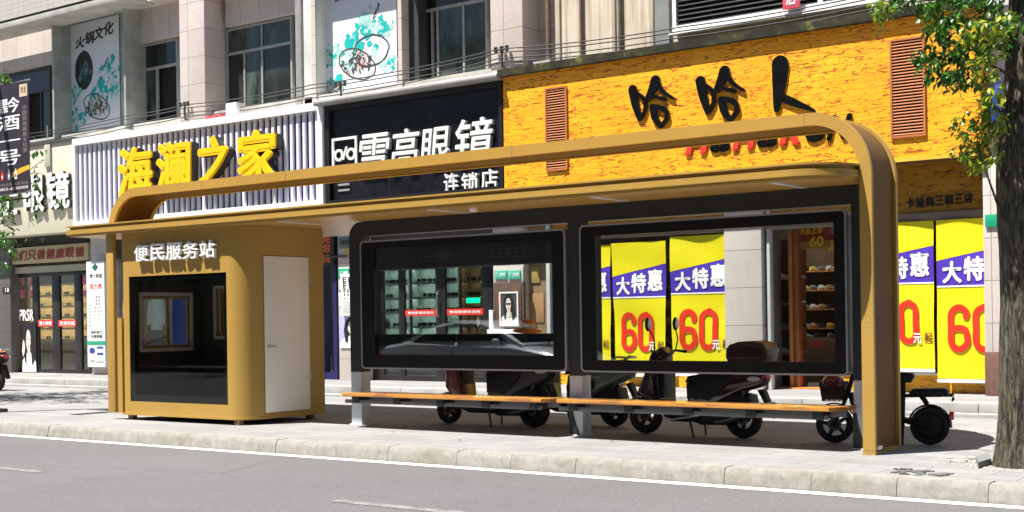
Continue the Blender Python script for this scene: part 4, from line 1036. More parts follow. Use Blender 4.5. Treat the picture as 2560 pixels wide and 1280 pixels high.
q = pt(1182, 751, 20.9); wv = tag(obj('exit_light', MB().box(q.x-.16, q.x+.16, 20.9, 20.93, q.z-.05, q.z+.05), EM('green_exit_light', (.0, .9, .3), 1.5)), 'small green lit sign inside the shop behind the left display panel', 'lit sign')
# seated customer seen from behind just inside the shop: only the dark head and pale shoulders show
q = pt(957, 812, 20.9)
pr = thing('person', 'person with dark hair and pale blue top, back turned, behind the left panel', 'person', (q.x, 20.95, .18))
def body_mesh(hx, hy, hz):
    mb = MB(); rings = []
    for z, rx, ry in ((hz-.80, .20, .15), (hz-.62, .19, .13), (hz-.40, .21, .14), (hz-.27, .22, .12), (hz-.21, .15, .09), (hz-.17, .065, .065), (hz-.11, .06, .065), (hz-.07, .075, .09), (hz-.01, .085, .105), (hz+.06, .08, .10), (hz+.11, .05, .065)):
        rings.append([(hx+rx*math.cos(t*2*math.pi/20), hy+ry*math.sin(t*2*math.pi/20), z) for t in range(20)])
    mb.loft(rings); return mb
obj('body', body_mesh(q.x, 20.95, q.z-.02), M('skin', (.45, .28, .2), .6), pr, ang=80)
mb = MB(); mb.ball((q.x, 20.965, q.z+.01), .105, .125, .135, 3); obj('hair', mb, M('dark_hair', (.012, .010, .009), .6, 0., .3, 30.), pr, ang=80)
rings = []
for z, rx, ry in ((-.82, .23, .17), (-.60, .21, .15), (-.38, .235, .16), (-.26, .235, .135), (-.205, .17, .105), (-.18, .085, .08)):
    rings.append([(q.x+rx*math.cos(t*2*math.pi/20), 20.95+ry*math.sin(t*2*math.pi/20), q.z-.02+z) for t in range(20)])
mb = MB().loft(rings)
for s in (-1, 1): mb.tube([(q.x+s*.2, 20.95, q.z-.27), (q.x+s*.27, 20.95, q.z-.45), (q.x+s*.25, 21.1, q.z-.62)], [.07, .06, .045], 10)
obj('shirt', mb, M('pale_blue_cloth', (.35, .50, .72), .8, 0., .15, 9.), pr, ang=70)
mb = MB().tube([(q.x-.25, 21.1, q.z-.62), (q.x-.1, 21.22, q.z-.64)], [.04, .03], 8); obj('stool', MB().box(q.x-.2, q.x+.2, 20.75, 21.15, q.z-.92, q.z-.83, .02).tube([(q.x, 20.95, .18), (q.x, 20.95, q.z-.92)], .03, 8), BLKP, pr)
# plates and hydrant box on the next pier
W_ = plate('wall_plaque', 'white stone panel with two green plates above the brown hydrant box', (1234, 667, 1309, 705), 19.99, M('pale_panel', (.60, .54, .50), .6), .012)
for k, (a, b) in enumerate(((1238, 1268), (1272, 1302))):
    plate('green_plate', ('left', 'right')[k]+' one of the two green plates above the brown hydrant box', (a, 677, b, 697), 19.975, M('mint_green_plate', (.06, .50, .36), .5), .02, '门牌', WHT)
A, B, C_, D_ = rect(1234, 708, 1310, 822, 19.93)
hy = thing('hydrant_box', 'weathered brown hydrant cabinet with red characters and a portrait poster on its door', 'hydrant cabinet', ((A+B)/2, 19.93, C_))
BRB = N('weathered_brown_box'); v = BRB.co(); BRB.base(BRB.ramp(BRB.noise(v, 7, 6, .75), [(.42, (.085, .045, .03)), (.62, (.14, .08, .05)), (.70, (.36, .28, .16))])); BRB.p.inputs['Roughness'].default_value = .7
obj('cabinet', MB().box(A, B, 19.93, 20.0, C_, D_, .006), BRB.m, hy); obj('door', MB().box(A+.06, B-.05, 19.915, 19.93, C_+.06, D_-.06, .005), BRB.m, hy)
for ch, bx in (('消', (1243, 738, 1260, 762)), ('栓', (1280, 738, 1297, 762)), ('火', (1247, 772, 1259, 787))): words(hy, ch, *rect(*bx, 19.91), 19.9145, REDP, .002, .03)
obj('sill', MB().box(A-.12, B+.06, 19.86, 20.0, C_-.14, C_-.005, .006), WHITE, hy); obj('side_strip', MB().box(A-.10, A-.01, 19.9, 20.0, C_, C_+.36, .004), WHITE, hy)
A, B, C_, D_ = rect(1251, 734, 1293, 811, 19.9)
po = thing('portrait_poster', 'framed poster of a woman in dark sunglasses on the brown hydrant cabinet', 'poster', ((A+B)/2, 19.9, C_))
obj('frame', ring(MB(), rrect(A-.03, B+.03, C_-.03, D_+.03, .004, 2), rrect(A, B, C_, D_, .003, 2), 19.895, 19.912), WHT, po)
portrait(po, A, B, C_, D_, 19.908, M('dark_paper', (.06, .06, .065), .6), shade=True)
mb = MB(); put_text(mb, '太阳镜', A+.1, B-.1, C_+.12, C_+.22, 19.903, .002, .01); obj('lettering', mb, M('grey_print', (.25, .26, .3), .6), po, smooth=False)
plate('notice_board', 'small yellow brown notice on the tan pier right of the hydrant cabinet', (1327, 668, 1350, 707), 20.14, M('ochre_notice', (.38, .27, .08), .6), .012)
plate('notice_board', 'large tan cardboard notice on the tan pier right of the hydrant cabinet', (1318, 734, 1361, 806), 20.145, M('cardboard', (.36, .20, .09), .7), .012)
# --- shoe shop behind the right display panel
STB = M('stall_riser', (.55, .25, .02), .55, 0., .3, 5.)
xa, xb = pt(1376, 900, 20.2).x, pt(1812, 900, 20.2).x
sw = thing('shop_window', 'long shop window with orange timber stall riser behind the two left yellow banners', 'shop window', ((xa+xb)/2, 20.25, .18))
obj('stall_riser', MB().box(xa, xb, 20.15, 20.4, .18, .45), PLANK, sw); obj('glass', MB().box(xa, xb, 20.3, 20.308, .45, 2.86), GLS, sw); obj('sill', MB().box(xa, xb, 20.12, 20.42, .45, .48), WHITE, sw)
xa, xb = pt(2100, 900, 20.2).x, pt(2465, 900, 20.2).x
sw = thing('shop_window', 'shop window with orange timber stall riser behind the yellow banners right of the arch column', 'shop window', ((xa+xb)/2, 20.25, .18))
obj('stall_riser', MB().box(xa, xb, 20.15, 20.4, .18, .45), PLANK, sw); obj('glass', MB().box(xa, xb, 20.3, 20.308, .45, 2.86), GLS, sw); obj('sill', MB().box(xa, xb, 20.12, 20.42, .45, .48), WHITE, sw)
WOODR = M('red_brown_timber', (.33, .10, .03), .45, 0., .25, 4.); WOODO = M('orange_timber', (.50, .20, .05), .45, 0., .25, 4.)
def shoe_shelf(label, x0, x1, y, zs):
    t = thing('shoe_shelf', label, 'shoe shelf', ((x0+x1)/2, y, .18))
    for s in (x0, x1-.04): obj('side', MB().box(s, s+.04, y, y+.35, .18, 2.7), WOODR, t)
    obj('back', MB().box(x0, x1, y+.36, y+.38, .18, 2.7), M('shelf_back', (.09, .05, .025), .7), t)
    for z in zs: obj('shelf_board', MB().box(x0+.04, x1-.04, y, y+.35, z-.02, z, .004), WOODO, t)
    return t
def shoe_mesh(L=.27):
    mb = MB(); rings = []
    for t, wd, h in ((0, .025, .06), (.06, .034, .085), (.25, .036, .09), (.4, .038, .075), (.6, .043, .055), (.82, .045, .045), (.95, .036, .036), (1., .015, .02)):
        rings.append([(t*L, wd*math.cos(a)*(1 if math.sin(a) < 0 else .75), max(0, h*.5+h*.5*math.sin(a))) for a in [2*math.pi*k/10 for k in range(10)]])
    return mb.loft(rings)
SHM = [M('white_shoe', (.55, .55, .55), .5), M('black_shoe', (.02, .02, .022), .4), M('grey_shoe', (.16, .17, .18), .5), M('tan_shoe', (.36, .22, .10), .5), M('gold_shoe', (.55, .42, .10), .5)]
SHN = ('white', 'black', 'grey', 'tan', 'gold')
shoes = {}
def shoe(x, y, z, k, rz, where, sc=1.):
    if k not in shoes:
        o = obj('shoe', shoe_mesh(), SHM[k], ang=60); shoes[k] = o
    else: o = shoes[k].copy(); COL.objects.link(o)
    o.location = (x, y, z); o.rotation_euler = (0, 0, rz); o.scale = (sc,)*3
    tag(o, '%s shoe %s' % (SHN[k], where), 'shoe', 'shoes on the shop shelves')
x0, x1 = pt(1934, 800, 20.9).x, pt(1972, 800, 20.9).x
zs = (.75, 1.18, 1.60, 2.02)
shoe_shelf('narrow red brown shoe shelf just right of the white shutter guide, behind the right panel', x0-.05, x1+.15, 20.9, zs)
for j, z in enumerate(zs):
    for k in range(2): shoe(x0+.02+k*.2, 21.0+.03*k, z, (0, 2, 1, 0)[(j+k) % 4], .5, 'on the narrow shelf right of the white shutter guide', 1.1)
fw, fx = pt(1966, 800, 20.3).x, pt(1989, 800, 20.3).x
dr = thing('timber_door_frame', 'orange brown timber door frame inside the shoe shop, behind the right panel', 'door frame', (fw, 20.4, .18))
obj('post', MB().box(fw, (fw+fx)/2-.02, 20.4, 20.55, .18, 2.8, .006), WOODO, dr); obj('post', MB().box((fw+fx)/2+.0, fx, 20.42, 20.56, .18, 2.8, .006), WOODR, dr); obj('sill_board', MB().box(fw-.4, fw+1.6, 20.3, 20.6, .18, .205), WOODO, dr)
A, B, C_, D_ = rect(1990, 563, 2077, 620, 20.9)
ps = thing('promotion_poster', 'red and gold poster hanging in the shoe shop doorway behind the right panel', 'poster', ((A+B)/2, 20.9, C_))
obj('sheet', MB().box(A, B, 20.9, 20.906, C_, D_), M('red_orange_paper', (.30, .035, .012), .6, 0., .4, 2.), ps); obj('gold_band', MB().box(A, B, 20.897, 20.8995, C_, C_+.13), M('gold_paper', (.42, .24, .05), .6), ps)
GP = M('gold_yellow_print', (.85, .62, .05), .5)
W_p, H_p = B-A, D_-C_
words(ps, '新品上市', A+.08*W_p, B-.22*W_p, C_+.60*H_p, C_+.93*H_p, 20.896, GP, .003, .02, .15); words(ps, '60', A+.40*W_p, A+.80*W_p, C_+.08*H_p, C_+.50*H_p, 20.892, GP, .003, .03, .1); words(ps, '元起', B-.18*W_p, B-.03*W_p, C_+.10*H_p, C_+.24*H_p, 20.892, DRED, .002)
A, B, C_, D_ = rect(2052, 585, 2110, 628, 20.8)
ps = thing('promotion_poster', 'second red and gold poster half hidden at the right edge of the right panel', 'poster', ((A+B)/2, 20.8, C_))
obj('sheet', MB().box(A, B, 20.98, 20.986, C_, D_), M('red_orange_paper', (.30, .035, .012), .6), ps); obj('gold_band', MB().box(A, B, 20.976, 20.9795, C_, C_+.12), M('gold_paper', (.42, .24, .05), .6), ps); words(ps, '新品', A+.05, A+.35, D_-.3, D_-.08, 20.976, GP, .003, .02)
xa, xb = pt(1992, 850, 22.4).x, pt(2100, 850, 22.4).x
tb = thing('display_table', 'brown display counter with red characters deep inside the shoe shop', 'counter', ((xa+xb)/2, 22.4, .18))
obj('counter', MB().box(xa, xb+.4, 22.3, 22.9, .18, .98, .01), M('brown_counter', (.13, .07, .035), .6, 0., .3), tb); words(tb, '特价区', pt(2025, 865, 22.3).x, pt(2062, 865, 22.3).x, .80, .93, 22.299, REDP, .003, .02)
for k in range(7): shoe(xa+.1+k*.24, 22.45, .98, k % 5, 1.3, 'on the brown counter deep in the shoe shop')
x0, x1 = pt(1988, 800, 23.0).x, pt(2110, 800, 23.0).x
shoe_shelf('wide shoe shelf against the back wall of the shoe shop, above the brown counter', x0, x1, 23.0, (1.15, 1.5, 1.85, 2.2))
for j, z in enumerate((1.15, 1.5, 1.85, 2.2)):
    for k in range(5): shoe(x0+.1+k*(x1-x0-.3)/4, 23.08, z, (j*2+k*3) % 5, .9, 'on the wide shelf at the back of the shoe shop', 1.1)
tag(obj('ceiling_lamp', MB().box(x0+.1, x0+.9, 22.0, 22.15, 3.30, 3.36), EM('shop_ceiling_lamp', (1., .93, .8), 14.)), 'ceiling lamp over the brown counter of the shoe shop', 'ceiling lamp')
for nm, (a, b), zz in (('shoe shelf with colourful packets in the window behind the left yellow banners', (1376, 1812), (.62, .95, 1.28, 1.6, 1.95)), ('shoe shelf in the window behind the yellow banners right of the column', (2110, 2470), (.62, .95, 1.28, 1.6, 1.95))):
    x0, x1 = pt(a, 850, 20.8).x+.05, pt(b, 850, 20.8).x-.05
    shoe_shelf(nm, x0, x1, 20.75, zz)
    n = int((x1-x0)/.2)
    for j, z in enumerate(zz):
        for k in range(n): shoe(x0+.1+k*.2, 20.8, z, (j*3+k*2) % 5, 1.5, 'on the '+nm.split(' with')[0].split(' in the')[0]+(' behind the left yellow banners' if a < 2000 else ' right of the arch column'), 1.05)
nb = thing('corner_building', 'pale narrow building front at the right edge, behind the tree trunk', 'building', (-4, 20.5, 0))
obj('wall', MB().box(pt(2468, 300, 20.0).x, 8, 20.0, 20.8, 3.66, CORN), M('pale_wall', (.55, .53, .50), .8, 0., .1, 1.), nb)
bs = pt(2484, 260, 19.8); bsg = thing('blue_sign', 'small deep blue sign between the orange sign and the tree trunk', 'sign', (bs.x, 19.8, bs.z))
A, B, C_, D_ = rect(2472, 215, 2540, 305, 19.8); obj('board', MB().box(A, B, 19.76, 19.99, C_, D_, .01), M('deep_blue_board', (.02, .06, .33), .45), bsg)
plate('green_plate', 'green plate on the pale pier behind the tree trunk at the right edge', (2463, 537, 2500, 566), 19.69, GREENP, .02)
# --- yellow price banners
def banner(label, x0, x1, z0, z1, sk=0., Y=19.93, dz=0.):
    t = thing('price_banner', label, 'banner', ((x0+x1)/2, Y, z0), 'yellow price banners in front of the shoe shop')
    W, H = x1-x0, z1-z0
    rnd = random.Random(int(x0*100))
    def wob(x, z): return .016*math.sin((x-x0)/W*5+z*1.6+x0)+.008*math.sin(z*6+x0*3+(x-x0)*2)+.012*noise.noise(Vector((x*2.2, z*1.1, x0)))
    def X(u, v): return x0+W*(u+sk*(1-v)*(.5-u))
    def strip(name, lo, hi, m, lay, nu=14, nv=10):
        """part of the cloth between two height profiles lo(u), hi(u)"""
        mb = MB(); G = []
        for i in range(nu+1):
            u = i/nu; G.append([])
            for j in range(nv+1):
                v = lo(u)+(hi(u)-lo(u))*j/nv; x, z = X(u, v), z0+v*H
                G[-1].append(mb.b.verts.new((x, Y+wob(x, z)-lay, z)))
        for i in range(nu):
            for j in range(nv): mb.b.faces.new((G[i][j], G[i+1][j], G[i+1][j+1], G[i][j+1]))
        return obj(name, mb, m, t, ang=60)
    strip('cloth', lambda u: .025, lambda u: .985, BYEL, 0, 14, 34)
    strip('violet_band', lambda u: .585, lambda u: .74+.085*u, BPUR, .004)
    strip('white_line', lambda u: .577, lambda u: .587, WHT, .006, 14, 1)
    strip('white_line', lambda u: .738+.085*u, lambda u: .744+.085*u, BYEL, .006, 14, 1)
    obj('hem_bar', MB().box(X(0, 0), X(1, 0), Y-.012, Y+.016, z0, z0+.05, .006), WHT, t)
    def txt(name, s, u0, u1, v0, v1, m, b, lay=.010, th=.003, slope=0.):
        mb = put_text(MB(), s, X(u0, (v0+v1)/2), X(u1, (v0+v1)/2), z0+v0*H, z0+v1*H, Y-lay, th, b, 0, 3, slope)
        for v in mb.b.verts: v.co.y += wob(v.co.x, v.co.z)
        obj(name, mb, m, t, smooth=False)
    for i, ch in enumerate('大特惠'): txt('lettering', ch, .08+i*.295, .08+i*.295+.27, .60+.012*i, .735+.024*i, WHT, .04)
    for i, P_ in enumerate(([(.82, .76), (.82, .86), (.50, .96), (.16, .84), (.14, .5), (.16, .16), (.5, .04), (.84, .16), (.86, .30), (.78, .46), (.5, .51), (.30, .49)], [(.5, .96), (.84, .84), (.86, .5), (.84, .16), (.5, .04), (.16, .16), (.14, .5), (.16, .84), (.5, .96), (.6, .95)])):
        u0 = .15+i*.335
        mb = ribbon(MB(), [(X(u0+.30*a, .35), z0+(.175+.305*(.05+.90*b))*H) for a, b in P_], [.088*W]*len(P_), Y-.010, .004)
        for v in mb.b.verts: v.co.y += wob(v.co.x, v.co.z)
        obj('price', mb, BRED, t, smooth=False)
    txt('lettering', '元', .70, .82, .19, .255, WHT, .03, .016); txt('lettering', '起', .86, .975, .20, .26, DRED, .01, .010)
    return t
def bx(px, y=800, Y=19.93): return pt(px, y, Y).x
banner('yellow price banner at the left edge of the right panel, only its right part visible', bx(1527)-1.08, bx(1527), .40, 2.72)
banner('yellow price banner tapering to the bottom, behind the maroon scooter mirror', bx(1531), bx(1667), .36, 2.74, .10)
banner('yellow price banner next to the pale granite pier, seen through the right panel', bx(1678), bx(1828), .38, 2.80, .03)
banner('yellow price banner just right of the arch column, left part hidden by it', bx(2336)-1.08, bx(2336), .50, 2.83)
banner('yellow price banner by the far right pier, hanging lowest', bx(2344), bx(2344)+1.10, .35, 2.83, -.03)
# fashion shop entrance seen through the kiosk: clothes and blue fitting panel
xa, xb = pt(330, 800, 20.3).x, pt(640, 800, 20.3).x
fs = thing('clothes_shop_window', 'clothes shop window with white frame seen through the kiosk', 'shop window', ((xa+xb)/2, 20.3, .18))
obj('glass', MB().box(xa-.5, xb, 20.3, 20.308, .18, 3.0), GLS, fs)
q0, q1 = pt(418, 800, 20.8).x, pt(462, 800, 20.8).x
tag(obj('fitting_booth', MB().box(q0, q1+.5, 20.9, 20.95, .18, 2.6, .01), M('blue_fitting_panel', (.02, .07, .34), .5)), 'tall blue panel inside the clothes shop, seen through the kiosk window', 'panel')
q = pt(392, 800, 20.75)
def shirt_mesh(x, y, z):
    mb = MB(); rings = []
    for dz, rx, ry in ((-.75, .19, .10), (-.4, .19, .11), (-.1, .21, .11), (.0, .20, .08), (.05, .08, .06)):
        rings.append([(x+rx*math.cos(t*2*math.pi/16), y+ry*math.sin(t*2*math.pi/16), z+dz) for t in range(16)])
    mb.loft(rings)
    for s in (-1, 1): mb.tube([(x+s*.17, y, z-.03), (x+s*.25, y, z-.3), (x+s*.26, y-.03, z-.62)], [.08, .07, .06], 10)
    return mb
tag(obj('hanging_shirt', shirt_mesh(q.x, 20.75, 2.0), M('pale_shirt', (.55, .66, .72), .8, 0., .15, 6.), ang=70), 'pale blue shirt hanging in the clothes shop, seen through the kiosk window', 'shirt')
tag(obj('hanging_trousers', MB().box(q.x-.17, q.x-.01, 20.72, 20.80, .45, 1.26, .03).box(q.x+.0, q.x+.16, 20.72, 20.80, .45, 1.26, .03), M('dark_blue_trousers', (.03, .05, .11), .8), ang=60), 'dark blue trousers hanging under the pale shirt behind the kiosk window', 'trousers')
tag(obj('brown_cabinet', MB().box(pt(350, 800, 20.9).x, pt(375, 800, 20.9).x, 20.85, 21.2, .18, 1.75, .01), M('red_brown_cabinet', (.13, .05, .03), .5)), 'red brown cabinet at the left of the clothes shop, seen through the kiosk window', 'cabinet')
# interior lamps of the shops (lit panels)
for i, (x, y) in enumerate(((-29.3, 21.8), (-17.3, 22.2), (-10.9, 21.7), (-22.5, 22.0))):
    tag(obj('ceiling_lamp', MB().box(x-.5, x+.5, y-.12, y+.12, 3.34, 3.39), EM('shop_ceiling_lamp', (1., .93, .8), 14.)), ('ceiling lamp of the left optician', 'ceiling lamp of the shop behind the left display panel', 'ceiling lamp of the shoe shop behind the right panel', 'ceiling lamp of the clothes shop behind the kiosk')[i], 'ceiling lamp')

# ------------------------------------------------------------------ printed hot-pot posters on the upper storey
PGREY = M('poster_white', (.70, .74, .79), .6, 0., .06, .6)
def poster(label, px, Y, art):
    A, B, C_, D_ = rect(*px, Y); t = thing('wall_poster', label, 'poster', ((A+B)/2, Y, C_))
    W, H = B-A, D_-C_
    obj('sheet', MB().box(A, B, Y-.006, Y, C_, D_), PGREY, t)
    def P(u, v): return (A+u*W, C_+v*H)
    art(t, P, W, H, Y); return t
def cabbage(mb, mb2, P, u, v, r, Y, sd, W, H):
    rnd = random.Random(sd)
    for i in range(30):
        x, z = P(u+rnd.gauss(0, .5)*r, v+rnd.gauss(0, .33)*r); k = rnd.uniform(.06, .34)
        (mb if i % 2 else mb2).flat(blob(x, z, r*W*k, r*W*k*rnd.uniform(.5, 1), 12, .35, rnd.uniform(0, 3), sd*31+i), Y-.00005*i, .0008)
def bowl(t, P, W, H, Y, u, v, r, sd):
    rnd = random.Random(sd); x, z = P(u, v); k = M('soft_black_print', (.05, .05, .05), .6, 0., .5, 8.)
    mb = MB()
    ring(mb, blob(x, z, r*W*1.10, r*W*.60, 26, .03, -.40, sd), blob(x, z, r*W*1.04, r*W*.54, 26, .03, -.40, sd), Y-.012, Y-.0105)
    for i in range(60):
        a = rnd.uniform(0, 6.28); q = rnd.random()**.6
        cx, cz = x+r*W*.85*q*math.cos(a), z+r*W*.48*q*math.sin(a)
        mb.flat(blob(cx, cz, r*W*rnd.uniform(.04, .18), r*W*rnd.uniform(.015, .05), 8, .4, rnd.uniform(0, 3), sd*7+i), Y-.0118-.00004*i, .0007)
    obj('bowl_print', mb, k, t)
    mb = MB()
    for i in range(9):
        a = rnd.uniform(0, 6.28); q = rnd.random()**.6
        mb.flat(blob(x+r*W*.75*q*math.cos(a), z+r*W*.42*q*math.sin(a), r*W*.16, r*W*.10, 10, .3, a, sd+i), Y-.0100-.0001*i, .0008)
    obj('food_print', mb, M('pale_pink_print', (.62, .44, .38), .6, 0., .2, 5.), t)
def art1(t, P, W, H, Y):
    mb = MB()
    for i, ch in enumerate('火锅文化'):
        x0, z0 = P(.14+i*.19, .77+i*.022); x1, z1 = P(.33+i*.19, .88+i*.026); put_text(mb, ch, x0, x1, z0, z1, Y-.007, .002, .04, .18)
    obj('lettering', mb, INK, t, smooth=False)
    x, z = P(.30, .56); obj('round_print', MB().prism(blob(x, z, W*.18, W*.24, 24, .03), Y-.009, Y-.0072), M('round_black_print', (.02, .03, .03), .6, 0., .6, 7.), t)
    mb, m2 = MB(), MB(); cabbage(mb, m2, P, .30, .54, .13, Y-.0092, 5, W, H)
    obj('teal_print', mb, DTEAL, t); obj('grey_print', m2, M('grey_green_print', (.16, .20, .19), .6, 0., .4, 7.), t)
    mb, m2 = MB(), MB()
    for (u, v, r, s) in ((.12, .36, .12, 1), (.80, .52, .16, 2), (.55, .30, .2, 3), (.18, .12, .13, 4), (.90, .34, .12, 6)): cabbage(mb, m2, P, u, v, r, Y-.0072-.0003*s, s, W, H)
    obj('teal_print', mb, TEAL, t); obj('pale_print', m2, M('pale_teal_print', (.38, .62, .58), .6, 0., .2, 5.), t)
    bowl(t, P, W, H, Y, .55, .20, .25, 11)
    x, z = P(.74, .60); mb = MB()
    for i in range(5): mb.flat(blob(x+.03*i-.05, z+.05*i-.12, .02, .05, 8, .4, .5, i), Y-.0072-.0002*i, .001)
    obj('leaf_print', mb, INK, t)
def art2(t, P, W, H, Y):
    mb = MB()
    for i, ch in enumerate('麻辣鲜香火锅文化'):
        x0, z0 = P(.22+i*.068, .785+i*.004); x1, z1 = P(.275+i*.068, .81+i*.004); put_text(mb, ch, x0, x1, z0, z1, Y-.007, .002, .01)
    for i, ch in enumerate('火锅'):
        x0, z0 = P(.14+i*.30, .83+i*.02); x1, z1 = P(.40+i*.30, .97+i*.02); put_text(mb, ch, x0, x1, z0, z1, Y-.007, .002, .02, .12)
    obj('lettering', mb, INK, t, smooth=False)
    mb, m2 = MB(), MB()
    for (u, v, r, s) in ((.14, .36, .13, 21), (.70, .52, .20, 22), (.88, .47, .10, 25), (.50, .40, .2, 23), (.20, .12, .13, 24), (.92, .22, .09, 26)): cabbage(mb, m2, P, u, v, r, Y-.0072-.0003*(s-20), s, W, H)
    obj('teal_print', mb, TEAL, t); obj('pale_print', m2, M('pale_teal_print', (.38, .62, .58), .6, 0., .2, 5.), t)
    bowl(t, P, W, H, Y, .50, .25, .23, 12); bowl(t, P, W, H, Y, .20, .08, .12, 13)
    x, z = P(.68, .34); mb = MB(); ring(mb, blob(x, z, W*.23, W*.15, 26, .04), blob(x, z, W*.215, W*.135, 26, .04), Y-.0125, Y-.011); obj('pot_rim_print', mb, M('soft_black_print', (.05, .05, .05)), t)
    x, z = P(.74, .64); mb = MB()
    for i in range(6): mb.flat(blob(x+.03*i-.05, z+.05*i-.12, .02, .05, 8, .4, .5, i), Y-.0072-.0002*i, .001)
    obj('leaf_print', mb, INK, t)
poster('narrow hot pot poster with a black round picture in the left grey bay', (172, 66, 301, 312), 20.50, art1)
poster('wide hot pot poster above the white and blue slatted sign corner', (795, -50, 994, 222), 20.40, art2)

# ------------------------------------------------------------------ clutter on the ledge, cables
q = pt(590, 272, 19.9); tag(obj('white_bucket', MB().box(q.x-.17, q.x+.17, 19.75, 20.0, 5.93, 6.22, .02), WHITE), 'white box standing on top of the slatted sign', 'box')
q = pt(545, 282, 19.95); mb = MB()
for i in range(6): mb.ball((q.x-.25+i*.1, 19.9+.03*(i % 2), 5.99), .10, .07, .06, 2)
tag(obj('red_cloth', mb, M('red_cloth', (.62, .04, .05), .8), ang=80), 'crumpled red cloth on the ledge above the slatted sign', 'cloth')
CAB = M('cable_rubber', (.03, .03, .032), .6)
lab = ('topmost', 'second', 'third', 'lowest')
for i in range(4):
    dy = (0, 10, 26, 37)[i]
    P = [pt(-60, 348+dy*.9, 19.86), pt(330, 287+dy*.8, 19.86), pt(462, 262+dy*.8, 19.86), pt(780, 212+dy*.9, 19.86), pt(1250, 122+dy*.9, 19.86), pt(1700, 68+dy, 19.86), pt(2260, -32+dy, 19.86), pt(2620, -70+dy, 19.86)]
    Q = []
    for a, b in zip(P, P[1:]):
        for k in range(6):
            t = k/6; p = a.lerp(b, t); p.z -= .05*4*t*(1-t)*(b-a).length/4; Q.append(p)
    Q.append(P[-1])
    tag(obj('overhead_cable', MB().tube(Q, .011, 6), CAB), lab[i]+' of the four dark cables strung along the fronts above the shop signs', 'cable', 'overhead cables')
for i, (x, y, lb) in enumerate(((462, 262, 'cable bracket above the slatted sign, left of the pale pillar'), (1255, 124, 'cable bracket at the corner where the orange sign begins'), (852, 212, 'cable bracket under the wide hot pot poster'))):
    q = pt(x, y, 19.88); mb = MB().tube([(q.x, 20.14, q.z-.35), (q.x, 19.88, q.z-.33), (q.x, 19.88, q.z+.05)], .022, 8)
    mb.tube([(q.x-.16, 19.86, q.z), (q.x+.16, 19.86, q.z)], .02, 8)
    for s in (-.14, 0., .12): mb.lathe([(.001, -.07), (.04, -.05), (.03, 0), (.045, .03), (.001, .06)], (q.x+s, 19.87, q.z+.02), 'z', 10)
    tag(obj('cable_bracket', mb, DKST), lb, 'cable bracket', 'cable brackets')

# ------------------------------------------------------------------ lamp post banner at the far left
A, B, C_, D_ = rect(-40, 222, 76, 478, 12.2)
lp = thing('lamp_post', 'grey street lamp post just left of the frame, carrying the dark vertical banner', 'lamp post', (A-.12, 12.3, 0))
obj('pole', MB().tube([(A-.12, 12.3, 0), (A-.12, 12.3, 7.2)], [.09, .06], 16), DKST, lp); obj('base', MB().box(A-.32, A+.08, 12.1, 12.5, 0, .06, .01), DKST, lp)
obj('arm', MB().tube([(A-.12, 12.3, 7.2), (A-.12, 11.8, 7.5), (A-.12, 10.6, 7.6)], .05, 10), DKST, lp); obj('lamp_head', MB().box(A-.26, A+.02, 9.9, 10.6, 7.55, 7.66, .03), STEEL, lp)
for z in (D_, C_): obj('banner_arm', MB().tube([(A-.12, 12.3, z), (B+.02, 12.2, z)], .015, 8), STEEL, lp)
vb = thing('street_banner', 'dark vertical liquor banner with white characters and bottles at the left edge', 'banner', ((A+B)/2, 12.2, C_))
obj('cloth', MB().box(A, B, 12.195, 12.203, C_, D_), M('dark_plum_cloth', (.022, .016, .028), .6, 0., .2), vb)
W, H = B-A, D_-C_; Yb = 12.194
col_words(vb, '黔酒一号', A+.30*W, A+.82*W*.98, C_+.87*H, .158*H, Yb, WHT, bold=.012)
col_words(vb, '中国高端酱香文化酒', A+.86*W, A+.955*W, C_+.78*H, .048*H, Yb, M('dim_print', (.25, .22, .2), .6))
obj('gold_tag', MB().box(A+.80*W, A+.97*W, Yb-.002, Yb, C_+.86*H, C_+.97*H), M('cream_print', (.62, .52, .36), .6), vb); words(vb, '黔酒', A+.83*W, A+.94*W, C_+.89*H, C_+.95*H, Yb-.0025, DRED, .001)
mb = MB().flat([(A+.60*W, C_+.14*H), (B-.004, C_+.20*H), (B-.004, C_+.24*H), (A+.8*W, C_+.22*H), (A+.62*W, C_+.19*H)], Yb); obj('gold_glow_print', mb, M('gold_streak_print', (.80, .42, .02), .6, 0., .3, 5.), vb)
for i, m in enumerate((REDP, M('grey_bottle_print', (.30, .30, .32), .5), WHT)):
    x = A+W*(.40+.15*i); z = C_+.125*H
    mb = MB().flat([(x-.028, z), (x+.028, z), (x+.034, z+.07), (x+.03, z+.10), (x+.011, z+.125), (x+.011, z+.165), (x-.011, z+.165), (x-.011, z+.125), (x-.03, z+.10), (x-.034, z+.07)], Yb-.0025)
    b_ = obj('bottle_print', mb, m, vb); obj('label', MB().flat(blob(x, z+.055, .018, .026, 12, 0), Yb-.005), DRED if i == 2 else WHT, b_)
words(vb, '订购热线 品鉴热线', A+.3*W, B-.05, C_+.07*H, C_+.095*H, Yb, M('dim_print', (.25, .22, .2)), .001); words(vb, '0855-4530000', A+.3*W, B-.05, C_+.03*H, C_+.055*H, Yb, WHT, .001)

